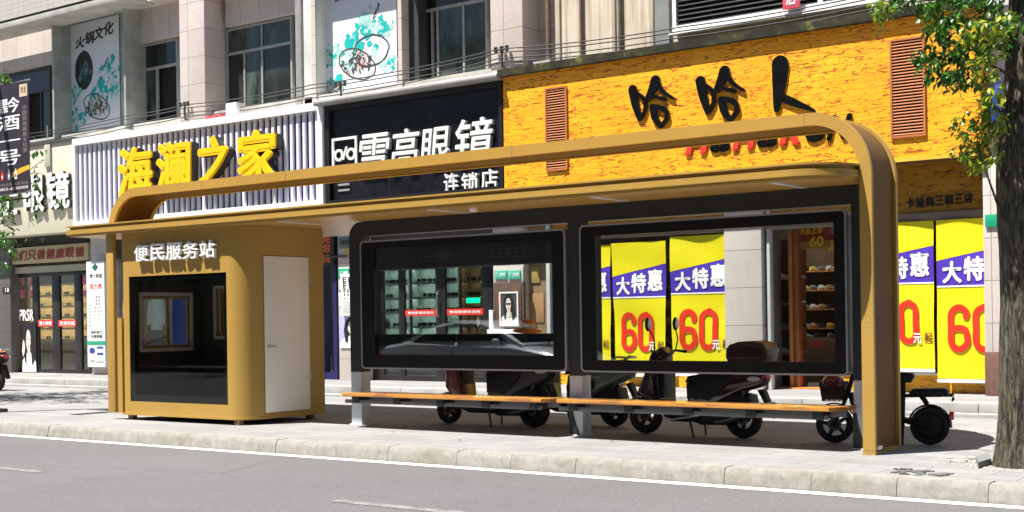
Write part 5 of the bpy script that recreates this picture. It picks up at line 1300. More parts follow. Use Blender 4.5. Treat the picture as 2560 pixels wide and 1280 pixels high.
# ------------------------------------------------------------------ scooters
def wheel(parent, x, r, wd, name='wheel', spokes=5, rim=BLKP, hub=.05, rr=.62):
    t = obj(name, MB().lathe([(r*.99, -wd*.25), (r, 0), (r*.99, wd*.25), (r*.95, wd*.42), (r*.84, wd*.5), (r*rr+.012, wd*.42), (r*rr, wd*.3), (r*rr, -wd*.3), (r*rr+.012, -wd*.42), (r*.84, -wd*.5), (r*.95, -wd*.42)], (x, 0, r), 'y', 36, True), RUB, parent, ang=50)
    mb = MB(); mb.lathe([(r*rr+.004, -wd*.3), (r*rr+.004, wd*.3), (r*rr-.018, wd*.26), (r*rr-.018, -wd*.26)], (x, 0, r), 'y', 32, True)
    mb.lathe([(.001, -wd*.42), (hub, -wd*.38), (hub, wd*.38), (.001, wd*.42)], (x, 0, r), 'y', 20)
    for k in range(spokes):
        a = 2*math.pi*k/spokes+.5; d = Vector((math.cos(a), 0, math.sin(a))); n_ = Vector((-d.z, 0, d.x)); c = Vector((x, 0, r))
        for s in (-.12, .12):
            pass
        w0, w1 = .026, .018
        P = [c+d*hub*.8+n_*w0, c+d*(r*rr-.01)+n_*w1, c+d*(r*rr-.01)-n_*w1, c+d*hub*.8-n_*w0]
        mb.prism([(p.x, p.z) for p in P], -.016, .016)
    obj('rim', mb, rim, t, ang=35)
    mb = MB(); mb.lathe([(.075, 0), (.075, .004), (.045, .004), (.045, 0)], (x, -wd*.45, r), 'y', 20, True); obj('brake_disc', mb, DKST, t)
    return t
def mirror(parent, x, y, z, sx, face=1):
    s = -1 if y < 0 else 1
    t = obj('mirror', MB().tube([(x, y, z), (x+.02, y+.03*s, z+.14), (x-.03, y+.06*s, z+.26)], .008, 8).ball((x-.04, y+.075*s, z+.32), .028, .055, .085, 2), BLKP, parent, ang=60)
    obj('mirror_glass', MB().ball((x-.018, y+.075*s, z+.32), .010, .045, .072, 2), STEEL, t, ang=60)
def strip_arc(cx, cz, r, a0, a1, wd, th, n=14):
    rings = []
    for i in range(n+1):
        a = rad(a0+(a1-a0)*i/n); c, s = math.cos(a), math.sin(a); k = wd*(.55+.45*math.sin(math.pi*(i/n)*.8+.3))
        rings.append([(cx+r*c, -k, cz+r*s), (cx+(r+th)*c, -k*.6, cz+(r+th)*s), (cx+(r+th*1.2)*c, 0, cz+(r+th*1.2)*s), (cx+(r+th)*c, k*.6, cz+(r+th)*s), (cx+r*c, k, cz+r*s)])
    return rings
def scooter(label, L, r, bodym, pos, rz, rear_r=None, seatm=BLKP, tall=1., topbox=None, apron=None, cargo=False, plate_=True, flat_front=False, tint=None, mirrors=2, lean=0.):
    t = thing('motor_scooter', label, 'scooter', (0, 0, 0), 'scooters parked behind the shelter'); rr = rear_r or r; h = tall
    ap = apron or bodym
    wheel(t, 0, r, .10, 'front_wheel'); wheel(t, L, rr, .12, 'rear_wheel', 3 if cargo else 5)
    for s_ in (-1, 1): obj('brake_cable', MB().tube([(.31, s_*.16, 1.03*h), (.20, s_*.14, 1.06*h), (.12, s_*.08, .98*h), (.10, s_*.07, .6*h), (.03, s_*.08, r+.05)], .006, 6), RUB, t)
    obj('front_fender', MB().loft(strip_arc(0, r, r+.018, 15, 165, .075, .018)), bodym, t, ang=60)
    mb = MB()
    for s in (-1, 1): mb.tube([(0, s*.07, r), (.10, s*.06, r+.28), (.19, s*.045, .70)], [.020, .022, .026], 10)
    obj('fork', mb, DKST, t)
    def wid(c):   # narrower towards top and nose of the apron
        c.y *= 1-.25*max(0, (c.z-.6)/.5)-.25*max(0, (.12-c.x)/.2); return c
    if flat_front: pl = [(.06, .50*h), (.05, .80*h), (.14, .98*h), (.24, .98*h), (.33, .62*h), (.36, .33), (.24, .30)]
    else: pl = [(-.06, .50*h), (.02, .66*h), (.13, .92*h), (.25, .98*h), (.31, .93*h), (.28, .70*h), (.31, .42), (.36, .27), (.25, .25), (.14, .40)]
    obj('apron', MB().prism(pl, -.19, .19, bev=.055, seg=4, taper=wid), ap, t, ang=40)
    obj('inner_apron', MB().prism([(.305, .90*h), (.345, .86*h), (.335, .40), (.37, .30), (.30, .30), (.275, .6*h)], -.165, .165, bev=.03, taper=wid), BLKP, t, ang=40)
    obj('floorboard', MB().prism([(.27, .30), (.30, .22), (.45, .17), (L-.52, .17), (L-.40, .30), (L-.45, .36), (.40, .31)], -.16, .16, bev=.035), BLKP, t, ang=40)
    def bw(c): c.y *= 1-.40*max(0, (c.x-L+.2)/.5)-.15*max(0, .5-c.z); return c
    bp = [(L-.62, .28), (L-.66, .50), (L-.63, .66*h), (L-.40, .74*h), (L-.05, .80*h), (L+.22, .82*h), (L+.33, .74*h), (L+.27, .63*h), (L+.05, .54), (L-.18, .42), (L-.38, .30)]
    obj('body', MB().prism(bp, -.17, .17, bev=.06, seg=4, taper=bw), bodym, t, ang=40)
    sp = [(L-.70, .66*h), (L-.66, .745*h), (L-.45, .785*h), (L-.20, .79*h), (L-.08, .845*h), (L+.16, .865*h), (L+.22, .84*h), (L+.17, .79*h), (L-.12, .745*h), (L-.55, .675*h)]
    obj('seat', MB().prism(sp, -.15, .15, bev=.045, seg=4, taper=bw), seatm, t, ang=40)
    mb = MB()
    for s in (-1, 1): mb.tube([(L-.02, s*.15, .80*h), (L+.14, s*.15, .90*h), (L+.28, s*.09, .89*h)], .014, 8)
    mb.tube([(L+.28, -.09, .89*h), (L+.28, .09, .89*h)], .014, 8); obj('grab_rail', mb, STEEL, t)
    # engine, swing arm, exhaust
    obj('lower_cover', MB().prism([(L-.66, .20), (L-.67, .52), (L-.2, .56), (L+.12, .50), (L+.17, .30), (L+.06, .24), (L-.16, .15), (L-.5, .14)], -.135, .135, bev=.03, seg=3), BLKP, t, ang=40)
    if cargo: obj('side_cover', MB().prism([(L-.665, .44), (L-.668, .655*h), (L-.5, .73*h), (L-.04, .795*h), (L-.10, .66*h), (L-.22, .50), (L-.34, .40)], -.176, .176, bev=.05, seg=4, taper=bw), BLKP, t, ang=40)
    mb = MB().prism([(L-.42, .24), (L-.36, .34), (L+.02, .36), (L+.07, r), (L-.02, r-.07), (L-.30, .14)], .02, .12, bev=.02); mb.box(L-.50, L-.25, -.10, .10, .16, .30, .03); obj('engine', mb, DKST, t)
    obj('exhaust', MB().tube([(L-.38, -.10, .17), (L-.16, -.14, .20), (L+.06, -.15, .27), (L+.24, -.15, .31)], [.018, .035, .05, .045], 14), M('exhaust_metal', (.12, .12, .13), .3, .7), t)
    obj('shock', MB().tube([(L+.0, -.11, r+.08), (L+.07, -.11, .56)], .025, 10), DKST, t)
    mb = MB().tube([(L-.62, -.16, .20), (L-.52, -.24, .01)], .014, 8); mb.tube([(L-.44, -.12, .18), (L-.40, -.17, .03)], .012, 8); obj('kickstand', mb, DKST, t)
    # steering head, handlebar, lamp
    hp = [(.10, .92*h), (.16, 1.04*h), (.27, 1.10*h), (.36, 1.03*h), (.30, .95*h), (.20, .90*h)]
    hd = obj('headset', MB().prism(hp, -.13, .13, bev=.045, seg=4, taper=lambda c: Vector((c.x, c.y*(1-.35*max(0, (c.z-.95)/.2)), c.z))), bodym, t, ang=40)
    obj('headlight', MB().ball((.125, 0, .97*h), .03, .085, .05, 2), M('headlight_lens', (.5, .52, .55), .08, 0., .1), hd, ang=60)
    obj('handlebar', MB().tube([(.36, -.36, 1.03*h), (.30, -.22, 1.05*h), (.26, 0, 1.03*h), (.30, .22, 1.05*h), (.36, .36, 1.03*h)], [.019, .015, .013, .015, .019], 10).tube([(.30, -.34, 1.05*h), (.24, -.25, 1.06*h), (.25, -.16, 1.05*h)], .007, 6), BLKP, t)
    mirror(t, .28, .24, 1.05*h, 1)
    if mirrors > 1: mirror(t, .28, -.24, 1.05*h, 1)
    tl = obj('tail_light', MB().ball((L+.29, 0, .74*h), .05, .10, .045, 2), M('tail_lens', (.55, .03, .03), .12), t, ang=60)
    for s in (-1, 1): obj('indicator', MB().ball((L+.20, s*.135, .725*h), .085, .03, .03, 2), M('clear_lens', (.5, .48, .45), .1), t, ang=60)
    obj('rear_fender', MB().prism([(L+.20, .56), (L+.27, .57), (L+.40, .27), (L+.37, .26)], -.055, .055, bev=.01), BLKP, t)
    if plate_:
        pp = obj('licence_plate', MB().prism([(L+.335, .42), (L+.343, .423), (L+.425, .245), (L+.417, .242)], -.10, .10), M('licence_plate', (.30, .33, .30), .5), t)
    for o_ in ([topbox] if topbox else []):
        mb = MB().prism([(L-.11, .875), (L-.14, .93), (L-.135, 1.02), (L-.08, 1.075), (L+.03, 1.105), (L+.22, 1.11), (L+.33, 1.085), (L+.385, 1.01), (L+.36, .92), (L+.32, .875)], -.2, .2, bev=.07, seg=5)
        tb = obj('top_box', mb, topbox, t, ang=40); obj('lid', MB().prism([(L-.138, 1.022), (L-.085, 1.08), (L+.03, 1.112), (L+.22, 1.118), (L+.335, 1.09), (L+.392, 1.012), (L+.385, 1.0)], -.203, .203, bev=.065, seg=5), M('top_box_lid', (.085, .016, .012), .3, 0., .15), tb, ang=40)
        obj('carrier', MB().box(L-.10, L+.30, -.08, .08, .85, .88, .008), DKST, t)
    t.location = pos; t.rotation_euler = (lean, 0, rz)
    return t
RZ = 0.
MAROON = M('maroon_gloss', (.030, .0045, .006), .14, 0., .15, spec=.6, coat=.5); SAGE = M('sage_green_paint', (.085, .13, .085), .3, 0., .08, coat=.3)
DRD = M('dark_red_gloss', (.13, .018, .012), .25, 0., .12, coat=.4); DGR = M('dark_grey_scooter', (.03, .03, .032), .4, 0., .15)
af = gx(1107, 1060); ar = gx(1335, 1074)
sA = scooter('dark red and black scooter behind the left bench, nearest the kiosk', 1.42, .195, DGR, (af.x+.02, af.y+.12, 0), 0., rear_r=.225, apron=DRD, plate_=False, flat_front=True, cargo=True, mirrors=1)
sB = scooter('sage green scooter behind the middle post, half hidden by its neighbours', 1.28, .205, SAGE, (-10.52, 14.55, 0), 0., plate_=False, flat_front=True, mirrors=1)
bd = obj('badge', MB().lathe([(.001, -.012), (.075, -.010), (.08, 0), (.001, 0)], (1.0, -.176, .53), 'y', 24), BLKP); bd.parent = sB
bt = words(None, 'AMA', .95, 1.05, .515, .545, -.1885, STEEL, .002, .01); bt.parent = bd
cf = gx(1605, 1085); cr_ = gx(1850, 1097)
sC = scooter('big glossy maroon scooter with a red top box behind the right bench', (cr_-cf).length, .225, MAROON, (cf.x, cf.y+.1, 0), math.atan2(cr_.y-cf.y, cr_.x-cf.x), topbox=M('top_box_red', (.045, .007, .008), .35, 0., .2), tall=.95, apron=M('black_gloss_apron', (.012, .006, .007), .15, 0., .2, coat=.5), cargo=True)
# chrome foot rail on the maroon scooter
o = obj('foot_rail', MB().tube([(.25, -.2, .42), (.38, -.215, .22), (.50, -.215, .20), (.85, -.215, .26), (1.02, -.2, .38)], .012, 8), STEEL); o.parent = sC
sE = scooter('scooter at the far left edge with an orange topped black seat, only its tail visible', 1.30, .22, BLKP, (gx(0, 980).x-1.86, 16.4, 0), 0.06, plate_=False, seatm=M('orange_seat', (.34, .09, .02), .5, 0., .2))
# small electric bicycle with basket, front wheel left of the column, rear wheel right of it
def ebike(label, fpos, rpos):
    t = thing('electric_bike', label, 'electric bike', (0, 0, 0)); L = (rpos-fpos).length; r = .205
    wheel(t, 0, r, .06, 'front_wheel', 5, BLKP, .045, .70)
    rw = wheel(t, L, r, .06, 'rear_wheel', 6, BLKP, .10, .70)
    obj('hub_motor', MB().lathe([(.001, -.05), (.13, -.045), (.14, 0), (.13, .045), (.001, .05)], (L, 0, r), 'y', 28), BLKP, rw)
    obj('rear_fender', MB().loft(strip_arc(L, r, r+.004, -5, 178, .06, .018)), BLKP, t, ang=60)
    obj('front_fender', MB().loft(strip_arc(0, r, r+.015, 30, 120, .04, .012)), BLKP, t, ang=60)
    mb = MB()
    for s in (-1, 1): mb.tube([(0, s*.05, r), (.14, s*.04, .52)], .016, 8)
    mb.tube([(.14, 0, .52), (.27, 0, .98)], .026, 10); obj('fork', mb, BLKP, t)
    obj('handlebar', MB().tube([(.36, -.28, 1.0), (.28, -.1, .98), (.28, .1, .98), (.36, .28, 1.0)], .014, 8), BLKP, t)
    mb = MB().tube([(.17, 0, .55), (.24, 0, .30), (.55, 0, .22), (L-.30, 0, .24)], .035, 10); mb.tube([(L-.29, 0, .18), (L-.27, 0, .72)], .034, 10); mb.tube([(L-.34, 0, .52), (L+.12, 0, .53)], .02, 8); mb.tube([(L-.30, .05, .27), (L, .06, r)], .03, 8); mb.tube([(L-.30, -.05, .27), (L, -.06, r)], .03, 8); mb.tube([(L-.08, 0, .52), (L-.02, 0, .43)], .028, 8)
    obj('frame', mb, BLKP, t)
    obj('battery', MB().box(.28, L-.36, -.07, .07, .245, .36, .02), BLKP, t)
    obj('front_seat', MB().prism([(L-.52, .70), (L-.50, .755), (L-.30, .775), (L-.17, .77), (L-.14, .73), (L-.18, .665), (L-.45, .665)], -.11, .11, bev=.03), BLKP, t, ang=40)
    obj('rear_seat', MB().prism([(L-.20, .555), (L-.16, .60), (L+.16, .61), (L+.20, .585), (L+.20, .54), (L-.18, .53)], -.12, .12, bev=.02), BLKP, t, ang=40)
    mb = MB().tube([(L-.2, .09, .53), (L+.24, .09, .53), (L+.24, .09, .47)], .012, 8); mb.tube([(L-.2, -.09, .53), (L+.24, -.09, .53), (L+.24, -.09, .47)], .012, 8); obj('carrier', mb, BLKP, t)
    obj('tail_light', MB().box(L+.20, L+.25, -.05, .05, .27, .36, .012), M('tail_lens', (.55, .03, .03)), t)
    obj('kickstand', MB().tube([(L-.27, -.05, .22), (L-.275, -.13, .0)], .016, 8), BLKP, t)
    obj('reflector', MB().lathe([(.001, -.008), (.025, -.006), (.025, .0), (.001, .0)], (.06, -.07, .34), 'y', 14), M('amber_reflector', (.5, .14, .01), .2), t)
    # wire basket
    mb = MB()
    bx0, bx1, by, bz0, bz1 = -.14, .13, .14, .465, .67
    def corner(f, z): k = .80+.20*(z-bz0)/(bz1-bz0); return k
    for j in range(6):
        z = bz0+(bz1-bz0)*j/5; k = corner(0, z); c = (bx0+bx1)/2; hx = (bx1-bx0)/2*k; hy = by*k
        mb.tube([(c-hx, -hy, z), (c+hx, -hy, z), (c+hx, hy, z), (c-hx, hy, z), (c-hx, -hy, z)], .0045, 5)
    for j in range(9):
        u = -1+2*j/8
        for s in (-1, 1):
            c = (bx0+bx1)/2; mb.tube([(c+u*(bx1-bx0)/2*.8, s*by*.8, bz0), (c+u*(bx1-bx0)/2, s*by, bz1)], .004, 5); mb.tube([(c+s*(bx1-bx0)/2*.8, u*by*.8, bz0), (c+s*(bx1-bx0)/2, u*by, bz1)], .004, 5)
    for j in range(5): mb.tube([(bx0+.03+j*.055, -by*.8, bz0), (bx0+.03+j*.055, by*.8, bz0)], .004, 5)
    obj('basket', mb, BLKP, t)
    obj('basket_liner', MB().prism([(bx0+.035, bz0+.01), (bx0+.012, bz1-.05), (bx1-.012, bz1-.05), (bx1-.035, bz0+.01)], -by*.86, by*.86, bev=.02), M('dark_red_liner', (.05, .010, .008), .7, 0., .3), t, ang=40)
    t.location = fpos; t.rotation_euler = (0, 0, math.atan2(rpos.y-fpos.y, rpos.x-fpos.x)); return t
df, dr_ = gx(2082, 1108), gx(2325, 1112)
eb_ = ebike('small black electric bike with wire basket standing astride the arch column', df+Vector((0, .06, 0)), dr_+Vector((0, .0, 0)))
hm = MB(); R_ = .118
prof = [(.001, R_)] + [(R_*math.sin(rad(a))*1.02, R_*math.cos(rad(a))) for a in range(12, 96, 12)] + [(R_*1.0, -.06), (R_*.92, -.06), (R_*.85, 0), (.001, .03)]
hm.lathe(prof, (0, 0, 0), 'z', 28)
ho = tag(obj('crash_helmet', hm, M('red_helmet', (.22, .02, .015), .2, 0., .1, coat=.6), ang=50), 'dark red crash helmet lying in the wire basket of the electric bike', 'helmet')
ho.location = (df.x-.005, df.y+.06, .645)
# sun hat hooked over the green scooter's handlebar
q = pt(1325, 828, 14.6)
mb = MB().lathe([(.001, .13), (.06, .128), (.095, .10), (.105, .03), (.12, .005), (.19, -.02), (.20, -.028), (.185, -.026), (.115, -.004), (.09, .02), (.001, .05)], (0, 0, 0), 'z', 32)
HATM = N('striped_straw_hat'); v = HATM.co(); sp = HATM.n('ShaderNodeSeparateXYZ'); HATM.l(v, sp.inputs[0]); mr = HATM.n('ShaderNodeMapRange'); HATM.l(sp.outputs[2], mr.inputs[0]); mr.inputs[1].default_value = -.03; mr.inputs[2].default_value = .14
HATM.base(HATM.ramp(mr.outputs[0], [(0, (.75, .10, .01)), (.12, (.85, .20, .01)), (.28, (.82, .30, .02)), (.34, (.5, .48, .4)), (.44, (.5, .48, .4)), (.5, (.85, .33, .02)), (.62, (.8, .62, .10)), (.72, (.85, .22, .01)), (1, (.80, .15, .01))])); HATM.p.inputs['Roughness'].default_value = .75
ht = tag(obj('sun_hat', mb, HATM.m, ang=60), 'orange straw sun hat on the green scooter, seen low through the left panel', 'hat'); ht.location = (q.x+.03, 14.5, 1.265); ht.rotation_euler = (.1, .12, 0)

# ------------------------------------------------------------------ trees
def leaf_geo(mb, p, d, up, L, W):
    """one pointed leaf folded along its midrib"""
    d = d.normalized(); s = d.cross(up)
    if s.length < .05: s = d.cross(Vector((1, 0, 0)))
    s.normalize(); n = s.cross(d)
    m = p+d*L*.45
    V = [p, m+s*W*.5+n*W*.12, p+d*L*.78+s*W*.30+n*W*.05, p+d*L-n*L*.12, p+d*L*.78-s*W*.30+n*W*.05, m-s*W*.5+n*W*.12]
    v = [mb.b.verts.new(q) for q in V]; c = mb.b.verts.new(m-n*W*.02)
    c2 = mb.b.verts.new(p+d*L*.78-n*W*.03)
    for f in ((v[0], v[1], c), (v[1], v[2], c2, c), (v[2], v[3], c2), (v[3], v[4], c2), (v[4], v[5], c, c2), (v[5], v[0], c)): mb.b.faces.new(f[::-1])
def sprig(lb, tb, a, b, n, L, rnd, r0=.008, droop=.3):
    """twig from a to b carrying n leaves"""
    m = a.lerp(b, .5)+Vector((rnd.uniform(-.05, .05), rnd.uniform(-.05, .05), .05))
    pts = [a, m, b]; tb.tube(pts, [r0, r0*.7, r0*.35], 5)
    for i in range(n):
        t = (i+.6)/n; p = a.lerp(m, t*2) if t < .5 else m.lerp(b, t*2-1)
        d = (b-a).normalized()*.5+Vector((rnd.uniform(-1, 1), rnd.uniform(-1, 1), rnd.uniform(-.9, .5)-droop))
        up = Vector((rnd.uniform(-.6, .6), rnd.uniform(-.6, .6), 1))
        k = rnd.uniform(.75, 1.25); leaf_geo(lb, p, d, up, L*k, L*k*rnd.uniform(.42, .56))
def trunk_mesh(base, top, r0, r1, flare=1.5, seg=72, rows=150, amp=.016, seed=0):
    mb = MB(); rings = []
    for j in range(rows+1):
        t = j/rows; z = base.z+(top.z-base.z)*t; c = base.lerp(top, t)
        r = r0+(r1-r0)*t; r *= 1+(flare-1)*math.exp(-(z-base.z)/.16)
        c = c+Vector((.03*math.sin(z*1.7+seed), .03*math.cos(z*1.3+seed), 0))
        ring_ = []
        for k in range(seg):
            a = 2*math.pi*k/seg; u = Vector((math.cos(a)*6, math.sin(a)*6, z*1.6+seed*9))
            h = noise.noise(u)*.6+noise.noise(u*2.3)*.5+noise.noise(Vector((math.cos(a)*1.2, math.sin(a)*1.2, z*.9)))*1.4
            ring_.append((c.x+(r+amp*h)*math.cos(a), c.y+(r+amp*h)*math.sin(a), z))
        rings.append(ring_)
    mb.loft(rings); return mb
rnd = random.Random(11)
tb0 = Vector((pt(2486, 950, 12.52).x+.285, 12.52, -.02)); tt0 = pt(2512, 300, 12.52); tt1 = tb0.lerp(Vector((tt0.x+.25, 12.52, tt0.z)), 1.); tt1 = tb0+(tt1-tb0)*(4.9/tt1.z)
tr_ = thing('street_tree', 'street tree with furrowed bark and hanging leafy branches at the right edge', 'tree', (tb0.x, tb0.y, 0))
tm = trunk_mesh(tb0, tt1, .285, .235, 1.14)
obj('trunk', tm, BARK, tr_, ang=75)
lb, tb, ly = MB(), MB(), MB()
def px3(x, y, Y): return pt(x, y, Y)
br = [((2560, 150), (2440, 95), (2330, 40), 12.4, 12.0), ((2550, 200), (2450, 150), (2330, 150), 12.3, 11.9), ((2560, -40), (2420, 10), (2230, -10), 12.5, 11.7),
      ((2540, 620), (2490, 500), (2440, 360), 12.35, 12.0), ((2550, 330), (2480, 260), (2420, 190), 12.3, 12.1)]
main = []
for a, b, c, Y0, Y1 in br:
    A, B_, C_ = px3(*a, Y0), px3(*b, (Y0+Y1)/2), px3(*c, Y1); tb.tube([A, B_, C_], [.020, .011, .004], 8); main.append((A, B_, C_))
def cluster(poly_pts, n, Y, dy, L, target, per=6):
    """sprigs scattered round traced centres (x, y, radius px)"""
    for (x, y, r, k) in poly_pts:
        for i in range(int(n*k)):
            a = rnd.uniform(0, 6.28); q = rnd.random()**.5*r
            p = px3(x+q*math.cos(a), y+q*math.sin(a)*.8, Y+rnd.uniform(-dy, dy))
            d = Vector((rnd.uniform(-1, .4), rnd.uniform(-.6, .6), rnd.uniform(-.8, .25))).normalized()*rnd.uniform(.07, .15)
            sprig(target, tb, p-d*.6, p+d*.4, per, L, rnd, .0028)
cluster([(2225, 12, 34, .6), (2290, 22, 38, .7), (2360, 25, 48, 1.), (2430, 25, 55, 1.1), (2345, 80, 42, .8), (2400, 85, 50, 1.), (2325, 155, 42, .9), (2375, 160, 50, 1.1), (2430, 140, 50, 1.), (2345, 195, 28, .6), (2420, 195, 42, .8), (2480, 40, 45, 1.), (2470, 110, 45, .9), (2520, 60, 40, .8), (2395, 205, 30, .5)], 17, 12.0, .36, .080, lb, 6)
cluster([(2500, 70, 45, .9), (2440, 90, 36, .8), (2480, 120, 40, .7), (2460, 175, 40, .9), (2210, 25, 25, .5), (2495, 240, 24, .5)], 12, 11.6, .14, .080, ly, 6)
cluster([(2475, 245, 22, .7), (2450, 290, 34, .9), (2410, 320, 26, .8), (2460, 340, 42, 1.2), (2420, 375, 34, 1.), (2470, 390, 36, 1.), (2435, 420, 28, .7), (2405, 400, 18, .5), (2490, 310, 22, .6)], 11, 12.0, .14, .070, ly, 6)
cluster([(2470, 300, 40, .7), (2440, 390, 40, .7)], 7, 12.2, .1, .062, lb, 5)
# upper limbs and crown above the frame
limbs = []
for k in range(7):
    a = rnd.uniform(0, 6.28); s = Vector((-3.32, 12.55, 4.2+k*.1)); e = s+Vector((math.cos(a)*1.6, math.sin(a)*1.3, rnd.uniform(.9, 2.4)))
    tb.tube([s, s.lerp(e, .5)+Vector((0, 0, .25)), e], [.09, .055, .02], 8); limbs.append((s, e))
for i in range(330):
    s, e = rnd.choice(limbs); p = s.lerp(e, rnd.uniform(.35, 1.1))+Vector((rnd.gauss(0, .45), rnd.gauss(0, .45), rnd.gauss(.1, .35)))
    if p.z < 3.95: p.z = 3.95+rnd.random()*.5
    d = Vector((rnd.uniform(-1, 1), rnd.uniform(-1, 1), rnd.uniform(-.7, .5))).normalized()*.28
    sprig(lb, tb, p, p+d, 7, .085, rnd, .005)
obj('limbs', tb, BARK, tr_, ang=75)
obj('crown', lb, LEAF, tr_, ang=75); obj('sunlit_leaves', ly, LEAFY, tr_, ang=75)
q = gx(2552, 1180)
gr = MB()
for i in range(700):
    a = rnd.uniform(0, 6.28); d = .30+abs(rnd.gauss(0, .22)); x, y = tb0.x+d*math.cos(a)*1.1, tb0.y+d*math.sin(a)
    r_ = rnd.uniform(.012, .03); gr.ball((x, y, .001), r_*.5, r_*.42, r_*.22, 1)
g_ = obj('white_gravel', gr, M('white_gravel', (.34, .325, .29), .85, 0., .3, 20.), ang=60); g_['kind'] = 'stuff'
def street_tree(label, base, h, R, seed, n=420, leaf=.17):
    r = random.Random(seed); t = thing('street_tree', label, 'tree', base, 'street trees'); b0 = Vector(base)
    obj('trunk', trunk_mesh(b0+Vector((0, 0, -.05)), b0+Vector((.1, 0, h*.62)), .20, .12, 1.4, 28, 40, .02, seed), BARK, t, ang=75)
    tw, lf = MB(), MB(); L = []
    for k in range(11):
        a = 2*math.pi*k/11+r.uniform(-.3, .3); s = b0+Vector((.08, 0, h*(.45+.02*k))); e = s+Vector((math.cos(a)*R*r.uniform(.5, 1), math.sin(a)*R*r.uniform(.5, 1), h*r.uniform(.08, .42)))
        tw.tube([s, s.lerp(e, .5)+Vector((0, 0, .2)), e], [.07, .04, .015], 7); L.append((s, e))
    for i in range(n):
        s, e = r.choice(L); p = s.lerp(e, r.uniform(.3, 1.1))+Vector((r.gauss(0, R*.17), r.gauss(0, R*.17), r.gauss(0, R*.13)))
        d = Vector((r.uniform(-1, 1), r.uniform(-1, 1), r.uniform(-.7, .4))).normalized()*.4
        sprig(lf, tw, p, p+d, 7, leaf, r, .006)
    obj('limbs', tw, BARK, t, ang=75); obj('crown', lf, LEAF, t, ang=75); return t
tl = street_tree('street tree beyond the left edge, a few leaves reaching into the frame', (-24.6, 13.6, 0), 6.6, 2.5, 5, 460, .13)
lb2, tw2 = MB(), MB()
for (x, y, r) in ((2, 178, 24), (10, 205, 22), (-8, 200, 26), (8, 610, 26), (22, 632, 20), (-6, 600, 26), (2, 520, 14), (5, 660, 20)):
    for i in range(5):
        p = pt(x+rnd.uniform(-r, r), y+rnd.uniform(-r, r)*.8, 13.6+rnd.uniform(-.2, .2)); d = Vector((rnd.uniform(-.2, 1), rnd.uniform(-.5, .5), rnd.uniform(-.7, .2))).normalized()*.25
        sprig(lb2, tw2, p-d, p+d*.2, 6, .10, rnd, .005)
A_ = pt(-60, 185, 13.6); tw2.tube([Vector((-24.5, 13.6, 4.6)), A_, pt(4, 200, 13.6)], [.05, .02, .008], 7); tw2.tube([Vector((-24.55, 13.6, 2.2)), pt(-50, 590, 13.6), pt(12, 625, 13.6)], [.04, .02, .007], 7)
obj('low_leaves', lb2, LEAF, tl, ang=75); obj('low_twigs', tw2, BARK, tl, ang=75)
street_tree('street tree on the near side of the road, out of the frame', (-14.2, 1.6, -.16), 8.2, 3.0, 9, 420, .2)
street_tree('second near side street tree further along the road', (-24.5, -1.8, 0), 7.6, 2.8, 13, 300, .22)
street_tree('near side street tree to the right of the camera', (-3.5, -5.5, 0), 7.8, 2.9, 17, 300, .22)
for k, (x, y, lb_) in enumerate(((-31, -5, 'third near side street tree, left of the second'), (-38, -4.5, 'fourth near side street tree, further left'), (-18, -5.5, 'near side street tree set back behind the kerb'))): street_tree(lb_, (x, y, 0), 7.5, 3.0, 31+k, 300, .22)
# fallen leaves and loose paving near the kerb
lm = M('dry_leaf', (.16, .09, .03), .7, 0., .4, 20.)
for i, (x, y) in enumerate(((980, 1082), (1530, 1104), (1640, 1108), (2010, 1113), (2140, 1098), (1148, 1102), (1740, 1106), (2392, 1085))):
    q = gx(x, y, .004); mb = MB(); leaf_geo(mb, Vector((-.03, 0, .008)), Vector((1, .2, .05)), Vector((0, 0, 1)), .07, .04)
    o = obj('dry_leaf', mb, lm); o.location = q; o.rotation_euler = (0, 0, i*1.3)
    tag(o, 'dry brown leaf lying on the paving by the bus shelter', 'leaf', 'dry leaves on the pavement')
q = gx(2455, 1158)
for nm, pxs, th, lb_ in (('loose_paver', [(2440, 1156), (2472, 1148), (2478, 1162), (2446, 1172)], .06, 'grey loose paving block beside the tree trunk'),):
    P = [gx(*p_) for p_ in pxs]; tag(obj(nm, MB().prism([(p.x, p.y) for p in P], .004, th, 'z', .006), M('loose_paver', (.14, .145, .15), .8, 0., .2, 9.)), lb_, 'paving block')
CH = M('mortar_crumb', (.10, .10, .10), .9, 0., .4, 9.); rn2 = random.Random(4)
for k, (x, y, lab_) in enumerate(((2270, 1180, 'patch of broken paving chips by the kerb, left of the tree'), (2330, 1184, 'second patch of broken paving chips, nearer the tree'), (2405, 1152, 'pale scatter of mortar crumbs on the paving left of the loose block'))):
    mb = MB()
    for i in range(15):
        q = gx(x+rn2.uniform(-38, 38), y+rn2.uniform(-7, 7)); s = rn2.uniform(.01, .045)
        mb.prism(blob(q.x, q.y, s*1.6, s, 7, .35, rn2.uniform(0, 3), i), .002, rn2.uniform(.006, .016), 'z')
    o = tag(obj('paving_chips', mb, CH if k < 2 else M('white_gravel', (.46, .44, .40))), lab_, 'debris')
q = gx(2450, 1076); tag(obj('manhole_cover', MB().lathe([(.001, .006), (.30, .006), (.31, .003), (.34, .003), (.345, .001)], (q.x, q.y, 0), 'z', 36), M('cover_stone', (.24, .235, .225), .8, 0., .25, 12., .5, 40)), 'round pale manhole cover in the pavement right of the electric bike', 'manhole cover')

